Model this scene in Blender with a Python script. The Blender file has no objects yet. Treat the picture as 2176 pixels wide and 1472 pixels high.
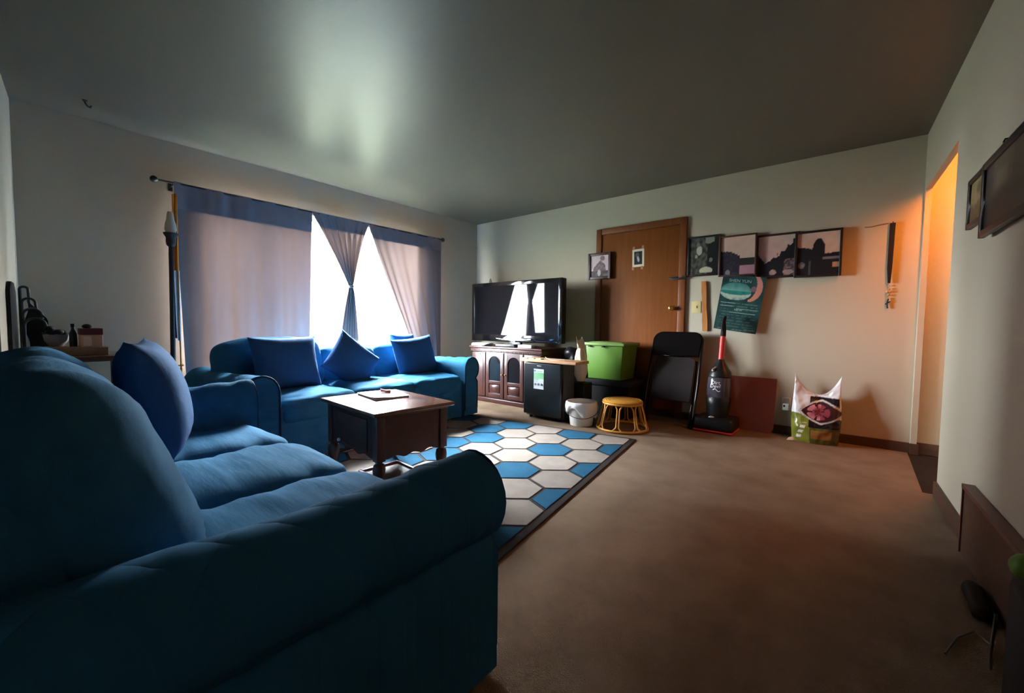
import bpy, bmesh, math, random
from mathutils import Vector, Matrix, noise
random.seed(7)
C = bpy.context.scene.collection
sc = bpy.context.scene
PI = math.pi
H = 2.44
# ------------------------------------------------------------------ camera
cam_d = bpy.data.cameras.new('camera'); cam = bpy.data.objects.new('camera', cam_d); C.objects.link(cam)
F_PX, YAW, PITCH, ROLL = 889.18, -0.6929, -0.0523, 0.0106
fw = Vector((math.sin(YAW)*math.cos(PITCH), math.cos(YAW)*math.cos(PITCH), math.sin(PITCH)))
r0 = Vector((math.cos(YAW), -math.sin(YAW), 0)); u0 = r0.cross(fw)
rt = math.cos(ROLL)*r0 + math.sin(ROLL)*u0; up = -math.sin(ROLL)*r0 + math.cos(ROLL)*u0
M = Matrix((rt, up, -fw)).transposed().to_4x4(); M.translation = Vector((4.4248, -4.4941, 0.9705))
cam.matrix_world = M
cam_d.sensor_width = 36; cam_d.lens = F_PX/2176*36; cam_d.clip_start = 0.02
sc.camera = cam
# ------------------------------------------------------------------ world and light
SKY = 66.0
w = bpy.data.worlds.new('sky'); sc.world = w; w.use_nodes = True
wn = w.node_tree.nodes; bgn = wn['Background']; bgn.inputs[0].default_value = (0.90, 0.95, 1.0, 1); bgn.inputs[1].default_value = SKY
vs = sc.view_settings; vs.view_transform = 'Standard'; vs.look = 'None'; vs.gamma = 1; vs.use_curve_mapping = False
vs.exposure = 1.35
pl = bpy.data.lights.new('window_portal', 'AREA'); pl.shape = 'RECTANGLE'; pl.size = 2.6; pl.size_y = 1.6
pl.cycles.is_portal = True
po = bpy.data.objects.new('window_portal', pl); C.objects.link(po)
po.location = (-0.22, -2.19, 1.275); po.rotation_euler = (PI/2, 0, -PI/2)
sl = bpy.data.lights.new('hazy_sun', 'SUN'); sl.energy = 225; sl.angle = math.radians(56); sl.color = (0.86, 0.94, 1.0)
so = bpy.data.objects.new('hazy_sun', sl); C.objects.link(so)
SAZ, SEL = math.radians(-20), math.radians(42)
so.rotation_euler = Vector((math.cos(SEL)*math.cos(SAZ), math.cos(SEL)*math.sin(SAZ), -math.sin(SEL))).to_track_quat('-Z', 'Y').to_euler()
# ------------------------------------------------------------------ materials
MATS = {}
def mat(name, col, rough=0.6, spec=0.3, metal=0.0, bump=None, var=None, coat=0.0, emit=None):
    if name in MATS: return MATS[name]
    m = bpy.data.materials.new(name); m.use_nodes = True; nt = m.node_tree; b = nt.nodes['Principled BSDF']
    b.inputs['Base Color'].default_value = (*col, 1); b.inputs['Roughness'].default_value = rough
    b.inputs['Specular IOR Level'].default_value = spec; b.inputs['Metallic'].default_value = metal
    b.inputs['Coat Weight'].default_value = coat; b.inputs['Coat Roughness'].default_value = 0.08
    if emit: b.inputs['Emission Color'].default_value = (*emit[0], 1); b.inputs['Emission Strength'].default_value = emit[1]
    tc = nt.nodes.new('ShaderNodeTexCoord')
    if var:   # (scale xyz, colour2, detail, contrast)
        mp = nt.nodes.new('ShaderNodeMapping'); mp.inputs['Scale'].default_value = var[0]
        n = nt.nodes.new('ShaderNodeTexNoise'); n.inputs['Scale'].default_value = 1; n.inputs['Detail'].default_value = var[2]
        r = nt.nodes.new('ShaderNodeValToRGB'); k = var[3]
        r.color_ramp.elements[0].position = 0.5-k; r.color_ramp.elements[1].position = 0.5+k
        r.color_ramp.elements[0].color = (*col, 1); r.color_ramp.elements[1].color = (*var[1], 1)
        nt.links.new(tc.outputs['Object'], mp.inputs[0]); nt.links.new(mp.outputs[0], n.inputs['Vector'])
        nt.links.new(n.outputs['Fac'], r.inputs[0]); nt.links.new(r.outputs[0], b.inputs['Base Color'])
    if bump:  # list of (scale xyz, strength, distance)
        prev = None
        for sx, st, di in bump:
            mp = nt.nodes.new('ShaderNodeMapping'); mp.inputs['Scale'].default_value = sx
            n = nt.nodes.new('ShaderNodeTexNoise'); n.inputs['Scale'].default_value = 1; n.inputs['Detail'].default_value = 3
            bp = nt.nodes.new('ShaderNodeBump'); bp.inputs['Strength'].default_value = st; bp.inputs['Distance'].default_value = di
            nt.links.new(tc.outputs['Object'], mp.inputs[0]); nt.links.new(mp.outputs[0], n.inputs['Vector'])
            nt.links.new(n.outputs['Fac'], bp.inputs['Height'])
            if prev: nt.links.new(prev.outputs[0], bp.inputs['Normal'])
            prev = bp
        nt.links.new(prev.outputs[0], b.inputs['Normal'])
    MATS[name] = m; return m
def print_mat(name, rough=0.4, spec=0.4):
    if name in MATS: return MATS[name]
    m = mat(name, (1, 1, 1), rough, spec); nt = m.node_tree
    a = nt.nodes.new('ShaderNodeVertexColor'); a.layer_name = 'print'
    nt.links.new(a.outputs[0], nt.nodes['Principled BSDF'].inputs['Base Color']); return m
wallm = mat('wall_paint', (0.42, 0.38, 0.295), 0.75, 0.12, bump=[((60, 60, 60), 0.05, 0.01)])
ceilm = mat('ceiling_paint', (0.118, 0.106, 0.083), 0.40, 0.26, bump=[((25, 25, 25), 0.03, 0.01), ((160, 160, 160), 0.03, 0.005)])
carpet = mat('carpet_pile', (0.275, 0.198, 0.138), 0.95, 0.05, bump=[((9, 9, 9), 0.25, 0.03), ((260, 260, 260), 0.9, 0.01)], var=((5, 5, 5), (0.205, 0.142, 0.097), 8, 0.22))
hallfl = mat('hall_floor', (0.02, 0.018, 0.016), 0.9, 0.1, var=((40, 40, 40), (0.03, 0.025, 0.02), 3, 0.2))
darkwood = mat('dark_brown_wood', (0.055, 0.028, 0.018), 0.5, 0.3, var=((3, 30, 30), (0.085, 0.042, 0.025), 5, 0.25))
doorwood = mat('door_wood', (0.150, 0.042, 0.006), 0.55, 0.15, var=((40, 40, 2.5), (0.185, 0.055, 0.009), 6, 0.25))
casing = mat('casing_wood', (0.125, 0.036, 0.009), 0.4, 0.3, var=((30, 30, 4), (0.19, 0.058, 0.016), 6, 0.25))
cherry = mat('cherry_wood', (0.070, 0.026, 0.021), 0.30, 0.4, var=((14, 14, 14), (0.10, 0.034, 0.026), 6, 0.3))
tabtop = mat('table_top_wood', (0.17, 0.075, 0.045), 0.2, 0.6, coat=0.6, var=((3, 40, 10), (0.22, 0.095, 0.055), 5, 0.3))
fab = mat('blue_slipcover', (0.020, 0.112, 0.215), 0.9, 0.04, bump=[((4, 22, 14), 0.25, 0.02), ((500, 500, 500), 0.25, 0.003)], var=((7, 20, 20), (0.030, 0.142, 0.265), 5, 0.25))
fabp = mat('navy_pillow_cloth', (0.032, 0.10, 0.235), 0.9, 0.05, bump=[((20, 20, 20), 0.25, 0.01), ((500, 500, 500), 0.2, 0.003)])
pipem = mat('dark_piping', (0.012, 0.035, 0.075), 0.85, 0.1)
black = mat('black_plastic', (0.008, 0.008, 0.009), 0.35, 0.4)
blackm = mat('black_matte', (0.010, 0.010, 0.011), 0.7, 0.2)
gloss = mat('black_gloss', (0.004, 0.004, 0.005), 0.07, 0.6)
iron = mat('black_iron', (0.012, 0.012, 0.013), 0.5, 0.4)
white = mat('white_plastic', (0.72, 0.71, 0.68), 0.4, 0.4)
liner = mat('bag_liner', (0.78, 0.77, 0.78), 0.35, 0.4)
green = mat('green_plastic', (0.085, 0.185, 0.022), 0.45, 0.25)
rattan = mat('rattan', (0.62, 0.30, 0.045), 0.4, 0.4, var=((60, 60, 60), (0.48, 0.21, 0.03), 3, 0.2))
brass = mat('brass', (0.65, 0.45, 0.15), 0.3, 0.5, 0.9)
chrome = mat('silver_plastic', (0.55, 0.55, 0.57), 0.22, 0.5, 0.6)
# quilted variant for the arm that is near the camera
def quilt(name):
    m = mat(name, (0.020, 0.112, 0.215), 0.9, 0.04); nt = m.node_tree; b = nt.nodes['Principled BSDF']
    tc = nt.nodes.new('ShaderNodeTexCoord'); prev = None
    for s in (1, -1):
        mp = nt.nodes.new('ShaderNodeMapping'); mp.inputs['Rotation'].default_value = (0, 0, s*0.9)
        wv = nt.nodes.new('ShaderNodeTexWave'); wv.inputs['Scale'].default_value = 4.2; wv.inputs['Distortion'].default_value = 0.5
        pw = nt.nodes.new('ShaderNodeMath'); pw.operation = 'POWER'; pw.inputs[1].default_value = 0.25
        bp = nt.nodes.new('ShaderNodeBump'); bp.inputs['Strength'].default_value = 0.5; bp.inputs['Distance'].default_value = 0.004
        nt.links.new(tc.outputs['Object'], mp.inputs[0]); nt.links.new(mp.outputs[0], wv.inputs['Vector'])
        nt.links.new(wv.outputs['Fac'], pw.inputs[0]); nt.links.new(pw.outputs[0], bp.inputs['Height'])
        if prev: nt.links.new(prev.outputs[0], bp.inputs['Normal'])
        prev = bp
    nt.links.new(prev.outputs[0], b.inputs['Normal']); return m
fabq = quilt('blue_quilted_cover')
def cloth_mat(name, col, tcol, scol):
    m = bpy.data.materials.new(name); m.use_nodes = True; nt = m.node_tree
    for n in list(nt.nodes): nt.nodes.remove(n)
    o = nt.nodes.new('ShaderNodeOutputMaterial')
    d = nt.nodes.new('ShaderNodeBsdfDiffuse'); t = nt.nodes.new('ShaderNodeBsdfTranslucent'); g = nt.nodes.new('ShaderNodeBsdfRefraction')
    d.inputs[0].default_value = (*col, 1); g.inputs['Roughness'].default_value = 0.75; g.inputs['IOR'].default_value = 1.12
    tc = nt.nodes.new('ShaderNodeTexCoord'); mp = nt.nodes.new('ShaderNodeMapping'); mp.inputs['Scale'].default_value = (30, 90, 12)
    n = nt.nodes.new('ShaderNodeTexNoise'); n.inputs['Scale'].default_value = 1; n.inputs['Detail'].default_value = 4
    nt.links.new(tc.outputs['Object'], mp.inputs[0]); nt.links.new(mp.outputs[0], n.inputs['Vector'])
    for sh, c in ((t, tcol), (g, scol)):
        r = nt.nodes.new('ShaderNodeValToRGB'); r.color_ramp.elements[0].position = .3; r.color_ramp.elements[1].position = .7
        r.color_ramp.elements[0].color = (*[q*0.8 for q in c], 1); r.color_ramp.elements[1].color = (*c, 1)
        nt.links.new(n.outputs['Fac'], r.inputs[0]); nt.links.new(r.outputs[0], sh.inputs[0])
    a1 = nt.nodes.new('ShaderNodeAddShader'); a2 = nt.nodes.new('ShaderNodeAddShader')
    nt.links.new(d.outputs[0], a1.inputs[0]); nt.links.new(t.outputs[0], a1.inputs[1]); nt.links.new(a1.outputs[0], a2.inputs[0]); nt.links.new(g.outputs[0], a2.inputs[1])
    nt.links.new(a2.outputs[0], o.inputs[0]); MATS[name] = m; return m
curtm = cloth_mat('mauve_curtain_cloth', (0.14, 0.115, 0.12), (0.0025, 0.0017, 0.0014), (0.0046, 0.0032, 0.0027))
def glass_mat(name, tint=(0.97, 0.98, 0.98), refl=0.05):
    m = bpy.data.materials.new(name); m.use_nodes = True; nt = m.node_tree
    for n in list(nt.nodes): nt.nodes.remove(n)
    o = nt.nodes.new('ShaderNodeOutputMaterial'); mx = nt.nodes.new('ShaderNodeMixShader'); mx.inputs[0].default_value = refl
    t = nt.nodes.new('ShaderNodeBsdfTransparent'); t.inputs[0].default_value = (*tint, 1)
    g = nt.nodes.new('ShaderNodeBsdfGlossy'); g.inputs['Roughness'].default_value = 0.02
    nt.links.new(t.outputs[0], mx.inputs[1]); nt.links.new(g.outputs[0], mx.inputs[2]); nt.links.new(mx.outputs[0], o.inputs[0])
    MATS[name] = m; return m
pane = glass_mat('window_glass')
# ------------------------------------------------------------------ mesh helpers
def B(): return bmesh.new()
def xf(bm, vs, m):
    for v in vs: v.co = m @ v.co
def box(bm, lo, hi, bev=0.0, m=None, seg=2):
    lo = Vector(lo); hi = Vector(hi)
    r = bmesh.ops.create_cube(bm, size=1); vsx = r['verts']
    for v in vsx: v.co = Vector((lo[i] + (v.co[i]+0.5)*(hi[i]-lo[i]) for i in range(3)))
    fs = set(f for v in vsx for f in v.link_faces)
    if bev > 0:
        es = list(set(e for v in vsx for e in v.link_edges))
        n0 = set(bm.verts) - set(vsx)
        bmesh.ops.bevel(bm, geom=es, offset=bev, segments=seg, affect='EDGES', profile=0.6)
        vsx = [v for v in bm.verts if v not in n0]
    if m is not None: xf(bm, vsx, m)
    return vsx
def grid(bm, f, nu, nv, closeu=False, closev=False):
    rows = [[bm.verts.new(f(i/(nu if closeu else nu-1), j/(nv if closev else nv-1))) for j in range(nv)] for i in range(nu)]
    for i in range(nu if closeu else nu-1):
        for j in range(nv if closev else nv-1):
            bm.faces.new((rows[i][j], rows[(i+1) % nu][j], rows[(i+1) % nu][(j+1) % nv], rows[i][(j+1) % nv]))
    return rows
def tube(bm, pts, r, n=8, closed=False, caps=True):
    pts = [Vector(p) for p in pts]; rings = []
    N = len(pts); t_prev = None; a = None
    for i, p in enumerate(pts):
        if closed: t = (pts[(i+1) % N]-pts[i-1]).normalized()
        else: t = (pts[min(i+1, N-1)]-pts[max(i-1, 0)]).normalized()
        if a is None: a = t.orthogonal().normalized()
        else: a = (a - t*a.dot(t)).normalized()
        b = t.cross(a); rr = r[i] if isinstance(r, (list, tuple)) else r
        rings.append([bm.verts.new(p + rr*(math.cos(2*PI*k/n)*a + math.sin(2*PI*k/n)*b)) for k in range(n)])
    for i in range(N if closed else N-1):
        A, D = rings[i], rings[(i+1) % N]
        for k in range(n): bm.faces.new((A[k], A[(k+1) % n], D[(k+1) % n], D[k]))
    if not closed and caps:
        bm.faces.new(list(reversed(rings[0]))); bm.faces.new(rings[-1])
def lathe(bm, prof, c=(0, 0), n=24, fr=None):
    c = Vector((c[0], c[1], 0)); rows = []
    for r, z in prof:
        if r < 1e-6: rows.append([bm.verts.new(c + Vector((0, 0, z)))])
        else: rows.append([bm.verts.new(c + Vector((r*math.cos(2*PI*k/n), r*math.sin(2*PI*k/n), z))) for k in range(n)])
    for a, b in zip(rows[:-1], rows[1:]):
        for k in range(n):
            k2 = (k+1) % n
            if len(a) == 1 and len(b) == 1: continue
            if len(a) == 1: bm.faces.new((a[0], b[k2], b[k]))
            elif len(b) == 1: bm.faces.new((a[k], a[k2], b[0]))
            else: bm.faces.new((a[k], a[k2], b[k2], b[k]))
def prism(bm, pts, d):
    """pts: list of 3-D points (planar polygon), d: extrusion vector"""
    a = [bm.verts.new(Vector(p)) for p in pts]; b = [bm.verts.new(Vector(p)+Vector(d)) for p in pts]
    n = len(a)
    bm.faces.new(a); bm.faces.new(list(reversed(b)))
    for i in range(n): bm.faces.new((a[i], b[i], b[(i+1) % n], a[(i+1) % n]))
def ball(bm, c, r, n=12, sc3=(1, 1, 1)):
    x = bmesh.ops.create_uvsphere(bm, u_segments=n, v_segments=max(6, n//2+2), radius=r)
    for v in x['verts']: v.co = Vector(c) + Vector((v.co.x*sc3[0], v.co.y*sc3[1], v.co.z*sc3[2]))
def wr(p, s, sx=(1, 1, 1), seed=0.0):
    q = Vector((p[0]*sx[0]+seed, p[1]*sx[1]+seed*1.7, p[2]*sx[2]-seed))
    return noise.noise(q*s) + 0.5*noise.noise(q*s*2.1)
ROOT = {}
def _mesh(name, bm, m, smooth):
    bmesh.ops.remove_doubles(bm, verts=bm.verts, dist=1e-5)
    bmesh.ops.recalc_face_normals(bm, faces=bm.faces)
    me = bpy.data.meshes.new(name); bm.to_mesh(me); bm.free()
    me.materials.append(m)
    if smooth:
        me.shade_smooth()
        if smooth != 'all': 
            try: me.set_sharp_from_angle(angle=1.12)
            except Exception: pass
    return me
def tag(o, label, cat, group=None):
    o['label'] = label; o['category'] = cat
    if group: o['group'] = group
def thing(name, label, cat, loc, rotz=0, group=None):
    o = bpy.data.objects.new(name, None); C.objects.link(o); o.empty_display_size = 0.1
    o.location = loc; o.rotation_euler = (0, 0, rotz)
    tag(o, label, cat, group)
    ROOT[o.name] = Matrix.Translation(Vector(loc)) @ Matrix.Rotation(rotz, 4, 'Z'); return o
def part(name, bm, m, parent, label=None, smooth=True, local=False):
    if not local: bm.transform(ROOT[parent.name].inverted())
    o = bpy.data.objects.new(name, _mesh(name, bm, m, smooth)); C.objects.link(o); o.parent = parent
    ROOT[o.name] = ROOT[parent.name]
    if label: o['label'] = label
    return o
def single(name, bm, m, label, cat, group=None, smooth=True):
    lo = [min(v.co[i] for v in bm.verts) for i in range(3)]; hi = [max(v.co[i] for v in bm.verts) for i in range(3)]
    c = Vector(((lo[0]+hi[0])/2, (lo[1]+hi[1])/2, lo[2])); bm.transform(Matrix.Translation(-c))
    o = bpy.data.objects.new(name, _mesh(name, bm, m, smooth)); C.objects.link(o); o.location = c
    ROOT[o.name] = Matrix.Translation(c)
    tag(o, label, cat, group); return o
def struct(name, bm, m, parent=None, smooth=False):
    o = bpy.data.objects.new(name, _mesh(name, bm, m, smooth)); C.objects.link(o)
    o['kind'] = 'structure'
    if parent: o.parent = parent; del o['kind']
    ROOT[o.name] = Matrix.Identity(4)
    return o
def text_bm(txt, size, depth=0.0008):
    cu = bpy.data.curves.new('t', 'FONT'); cu.body = txt; cu.size = size; cu.align_x = 'CENTER'; cu.align_y = 'CENTER'; cu.extrude = depth; cu.resolution_u = 2
    o = bpy.data.objects.new('t', cu); C.objects.link(o)
    dg = bpy.context.evaluated_depsgraph_get(); me = bpy.data.meshes.new_from_object(o.evaluated_get(dg))
    bm = bmesh.new(); bm.from_mesh(me); bpy.data.meshes.remove(me); bpy.data.objects.remove(o); bpy.data.curves.remove(cu)
    return bm
def sheet_matrix(o, ex, ey):
    ex = Vector(ex).normalized(); ey = Vector(ey).normalized(); ez = ex.cross(ey)
    m = Matrix((ex, ey, ez)).transposed().to_4x4(); m.translation = Vector(o); return m
def photo_bm(w, h, f, n=26, m=None):
    """flat printed sheet, colours in the 'print' attribute; local x right, y up, origin at lower left"""
    bm = B(); cl = bm.loops.layers.float_color.new('print')
    k = max(3, int(n*h/w)); rows = grid(bm, lambda u, v: Vector((u*w, v*h, 0)), n, k)
    for fa in bm.faces:
        for l in fa.loops:
            c = f(l.vert.co.x/w, l.vert.co.y/h); l[cl] = (*c, 1)
    if m is not None: bm.transform(m)
    return bm
def mixc(a, b, t):
    t = max(0, min(1, t)); return tuple(a[i]*(1-t)+b[i]*t for i in range(3))
# ------------------------------------------------------------------ room shell
bm = B(); box(bm, (-0.2, -7.6, -0.12), (4.75, 0.15, 0)); box(bm, (4.75, -7.6, -0.12), (5.3, -1.76, 0)); box(bm, (4.75, -1.76, -0.12), (4.84, -1.05, 0))
struct('floor', bm, carpet)
bm = B(); box(bm, (4.75, -1.05, -0.12), (6.4, 0.15, -0.001)); box(bm, (4.84, -1.76, -0.12), (6.4, -1.05, -0.001)); struct('floor_hall', bm, hallfl)
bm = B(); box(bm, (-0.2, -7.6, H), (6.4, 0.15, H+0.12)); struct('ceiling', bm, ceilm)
# window wall, left in the photograph
WY0, WY1, WZ0, WZ1 = -3.42, -0.96, 0.52, 2.08
bm = B()
box(bm, (-0.16, -7.6, 0), (0, WY0, H)); box(bm, (-0.16, WY1, 0), (0, 0.15, H))
box(bm, (-0.16, WY0, 0), (0, WY1, WZ0)); box(bm, (-0.16, WY0, WZ1), (0, WY1, H)); struct('wall_left', bm, wallm)
bm = B(); box(bm, (0, 0, 0), (6.4, 0.15, H)); struct('wall_far', bm, wallm)
# right wall, slightly out of square, with an opening to the hall
PH = 0.0404; Wd = 4.7596
def cw(y, t=0.0): return Wd + math.tan(PH)*(-y) + t
def cbox(bm, y0, y1, z0, z1, t0=0.0, t1=0.035, bev=0):
    prism(bm, [(cw(y0, t0), y0, z0), (cw(y1, t0), y1, z0), (cw(y1, t1), y1, z0), (cw(y0, t1), y0, z0)], (0, 0, z1-z0))
OPY0, OPY1, OPZ = -1.085, -0.05, 2.02
bm = B(); cbox(bm, -7.6, OPY0, 0, H); cbox(bm, OPY1, 0, 0, H); cbox(bm, OPY0, OPY1, OPZ, H); struct('wall_right', bm, wallm)
# short wall stub at the far left, and what lies behind the camera
bm = B(); prism(bm, [(0, -4.44, 0), (0.98, -4.52, 0), (0.98, -4.66, 0), (0, -4.58, 0)], (0, 0, H)); struct('wall_near', bm, wallm)
bm = B(); box(bm, (-0.2, -7.75, 0), (6.4, -7.6, H)); struct('wall_back', bm, darkwood)
bm = B(); box(bm, (6.25, -1.6, 0), (6.4, 0, H)); box(bm, (4.93, -1.75, 0), (6.4, -1.6, H)); struct('wall_hall', bm, wallm)
bm = B(); box(bm, (1.5, -0.014, 0), (cw(0), 0, 0.078), 0.004); struct('baseboard_far', bm, darkwood)
bm = B(); box(bm, (cw(0)+.036, -0.014, 0), (6.2, 0, 0.09), 0.004); box(bm, (cw(0)-.003, OPY1-0.014, 0), (cw(0)+.05, OPY1, 0.085), 0.003); struct('baseboard_hall', bm, darkwood)
bm = B(); cbox(bm, -7.5, OPY0, 0, 0.088, -0.014, 0.001); struct('baseboard_right', bm, darkwood)
bm = B(); box(bm, (-40, -40, -0.75), (-0.3, 40, -0.6)); struct('ground', bm, mat('outside_ground', (0.085, 0.09, 0.07), 0.95, 0.1, var=((2, 2, 2), (0.07, 0.085, 0.05), 4, 0.3)))
bm = B(); box(bm, (-15, -3.2, -0.6), (-11, 5.0, 6.0)); prism(bm, [(-10.6, -3.6, 6.0), (-15.4, -3.6, 6.0), (-13, -3.6, 8.2)], (0, 9.0, 0)); struct('sky_blocker', bm, mat('sky_blocker_surface', (0.17, 0.125, 0.115), 0.9, 0.1))  # added house-shaped block, placed and sized to hold back low skylight
# window_1
wroot = bpy.data.objects.new('window_1', None); C.objects.link(wroot); wroot['kind'] = 'structure'; ROOT['window_1'] = Matrix.Identity(4)
framem = mat('window_frame_white', (0.7, 0.69, 0.66), 0.5)
bm = B(); x0, x1 = -0.12, -0.05
box(bm, (x0, WY0, WZ0), (x1, WY0+0.05, WZ1)); box(bm, (x0, WY1-0.05, WZ0), (x1, WY1, WZ1))
box(bm, (x0, WY0, WZ0), (x1, WY1, WZ0+0.05)); box(bm, (x0, WY0, WZ1-0.05), (x1, WY1, WZ1)); part('window_frame', bm, framem, wroot)
for y in (-2.88,):
    bm = B(); box(bm, (x0, y-0.03, WZ0+.05), (x1, y+0.03, WZ1-.05)); part('mullion', bm, framem, wroot)
for a, b in ((WY0+.05, -2.91), (-2.85, WY1-.05)):
    bm = B(); box(bm, (-0.088, a, WZ0+.05), (-0.082, b, WZ1-.05)); part('window_pane', bm, pane, wroot)
bm = B(); box(bm, (-0.05, WY0-.03, WZ0-.03), (0.035, WY1+.03, WZ0), 0.006); part('window_sill', bm, framem, wroot)
# door_1 with casing
droot = bpy.data.objects.new('door_1', None); C.objects.link(droot); droot['kind'] = 'structure'; ROOT['door_1'] = Matrix.Identity(4)
DX0, DX1, DZ = 1.992, 3.025, 2.092
bm = B(); box(bm, (DX0+.07, -0.012, 0.01), (DX1-.075, 0, DZ-.07), 0.002); part('door_panel', bm, doorwood, droot)
for nm, lo, hi in (('door_casing', (DX0, -0.03, 0), (DX0+.068, 0, DZ)), ('door_casing', (DX1-.073, -0.03, 0), (DX1, 0, DZ)), ('door_casing', (DX0+.068, -0.03, DZ-.068), (DX1-.073, 0, DZ))):
    bm = B(); box(bm, lo, hi, 0.007); part(nm, bm, casing, droot)
bm = B(); tube(bm, [(2.896, -0.012, 1.16), (2.896, -0.045, 1.16)], [0.028, 0.012], 14); ball(bm, (2.896, -0.07, 1.16), 0.026); part('door_knob', bm, brass, droot)
bm = B()
box(bm, (2.87, -0.024, 1.462), (2.945, -0.012, 1.490), 0.003); tube(bm, [(2.86, -0.03, 1.472), (2.92, -0.05, 1.458), (2.98, -0.052, 1.466), (3.03, -0.045, 1.474)], 0.009, 8)
box(bm, (2.99, -0.046, 1.455), (3.035, -0.03, 1.492), 0.004); part('door_latch', bm, iron, droot, 'dark metal swing latch')
# ------------------------------------------------------------------ soft furniture
def cushion(bm, c, half, m=None, k=5, puff=0.25, n=18, amp=0.006, fr=6, sx=(1, 1, 1), seed=0, taxis=2):
    vsx = []
    for ax in range(3):
        for s in (-1, 1):
            def f(u, v):
                p = [0, 0, 0]; p[ax] = s; p[(ax+1) % 3] = 2*u-1; p[(ax+2) % 3] = 2*v-1
                r = sum(abs(q)**k for q in p)**(1/k); q = [t/r for t in p]
                o = [i for i in range(3) if i != taxis]
                e = max(abs(q[o[0]]), abs(q[o[1]]))
                q[taxis] *= (1 - puff*e**3)
                P = Vector((q[i]*half[i] for i in range(3)))
                nn = Vector((q[i]/half[i] for i in range(3))).normalized()
                P += nn*amp*wr(P, fr, sx, seed)
                return P
            for row in grid(bm, f, n, n): vsx += row
    mm = Matrix.Translation(Vector(c)) @ (m or Matrix.Identity(4)); xf(bm, vsx, mm)
def pillow(bm, c, w, h, t, m=None, n=18, amp=0.006, seed=0):
    """square throw pillow, in local xz plane, thickness along y"""
    vsx = []
    for s in (-1, 1):
        def f(u, v):
            a, b = 2*u-1, 2*v-1
            x = a*(1-0.07*(1-b*b)); z = b*(1-0.07*(1-a*a))
            th = (max(0, (1-abs(a)**2.6))*max(0, (1-abs(b)**2.6)))**0.5
            P = Vector((x*w/2, s*th*t/2, z*h/2)); P += Vector((0, s*th, 0))*amp*wr(P, 7, (1, 1, 1), seed+s)
            return P
        for row in grid(bm, f, n, n): vsx += row
    xf(bm, vsx, Matrix.Translation(Vector(c)) @ (m or Matrix.Identity(4)))
def arm_profile(x0, side, zt, ro=0.12, wd=0.2):
    """closed list of (x,z): slab with a roll that overhangs to the outside. side=+1: outside is +x; x0 = inner face"""
    pts = [(0, 0.02), (0, zt-2*ro+0.05)]
    cx, cz = 0.5*wd+0.01, zt-ro
    for i in range(0, 17):
        a = PI*0.98 - i/16*(PI*1.30); pts.append((cx+math.cos(a)*(ro if math.cos(a) > 0 else cx), cz+math.sin(a)*ro))
    pts += [(wd, zt-2*ro-0.02), (wd, 0.02)]
    # densify straight sides
    out = []
    for a, b in zip(pts, pts[1:]+pts[:1]):
        L = math.dist(a, b); k = max(1, int(L/0.05))
        for i in range(k): out.append((x0+side*(a[0]+(b[0]-a[0])*i/k), a[1]+(b[1]-a[1])*i/k))
    return out
def sofa(name, label, loc, rotz, L, D, zts, backs, seat_h=0.45, aw=0.22, quilted=None, ncush=3, back_h=0.82, seatcuts=None, arm_front=0.0, bz=0.66, bthick=0.14, bh=0.26):
    t = thing(name, label, 'sofa', loc, rotz)
    bm = B(); box(bm, (aw*0.7, -D+0.03, 0.03), (L-aw*0.7, -0.05, 0.30), 0.02)
    part('base', bm, fab, t, local=True)
    # skirt: front drape with folds
    bm = B()
    grid(bm, lambda u, v: Vector((aw+(L-2*aw)*u, -0.035 + 0.012*math.sin(u*70)*(1-v) + 0.008*wr((u*L, v, 0), 5), 0.018+0.37*v)), 80, 8)
    part('skirt', bm, fab, t, local=True)
    for i, (x0, sd) in enumerate(((aw, -1), (L-aw, 1))):
        zt_arm = zts[i]; pr = arm_profile(x0, sd, zt_arm, wd=aw-0.02); ny = 36
        bm = B()
        def f(u, v):
            x, z = pr[int(round(u*len(pr))) % len(pr)]
            y = -D*0.97*(1-v) + arm_front
            P = Vector((x, y, z)); a = 0.006*min(1, z/0.3)
            sag = -0.018*math.sin(PI*v)*(z > zt_arm-0.16)
            return P + Vector((a*wr(P, 5, (1, 1.6, 1), i*3.1), 0, a*1.4*wr(P, 6, (1, 2.2, 1), 9+i)+sag))
        rows = grid(bm, f, len(pr), ny, closeu=True)
        bm.faces.new([r[-1] for r in rows]); bm.faces.new([r[0] for r in reversed(rows)])
        a = part('arm', bm, fabq if quilted == i else fab, t, local=True)
        bm = B(); tube(bm, [Vector((x0+(x-x0)*0.93+sd*0.006, arm_front+0.002, z*0.985+0.004)) for x, z in pr if z > 0.05], 0.006, 6)
        part('piping', bm, pipem, a, local=True)
    x = aw; cuts = seatcuts or [aw+(L-2*aw)*i/ncush for i in range(ncush+1)]
    for i in range(len(cuts)-1):
        a, b = cuts[i], cuts[i+1]; bm = B()
        cushion(bm, ((a+b)/2, -0.375, seat_h-0.09), ((b-a)/2+0.006, 0.375, 0.105), k=6, puff=0.15, n=30, amp=0.011, fr=5, sx=(0.7, 2.6, 1), seed=i*5+L)
        part('seat_cushion', bm, fab, t, local=True)
    bm = B(); cushion(bm, (L/2, -D+0.13, back_h/2+0.03), (L/2-aw*1.02, 0.13, back_h/2), k=8, puff=0.1, n=24, amp=0.012, fr=4, seed=3.3)
    part('backrest', bm, fab, t, local=True)
    for i, (a, b, zc, hz, tilt, yc) in enumerate(backs):
        bm = B()
        cushion(bm, ((a+b)/2, yc, zc), ((b-a)/2, bthick, hz), Matrix.Rotation(tilt, 4, 'X'), k=4.2, puff=0.34, n=26, amp=0.012, fr=4.5, sx=(1, 1, 1.4), seed=i*7.7+1, taxis=1)
        part('back_cushion', bm, fab, t, local=True)
    return t
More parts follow.
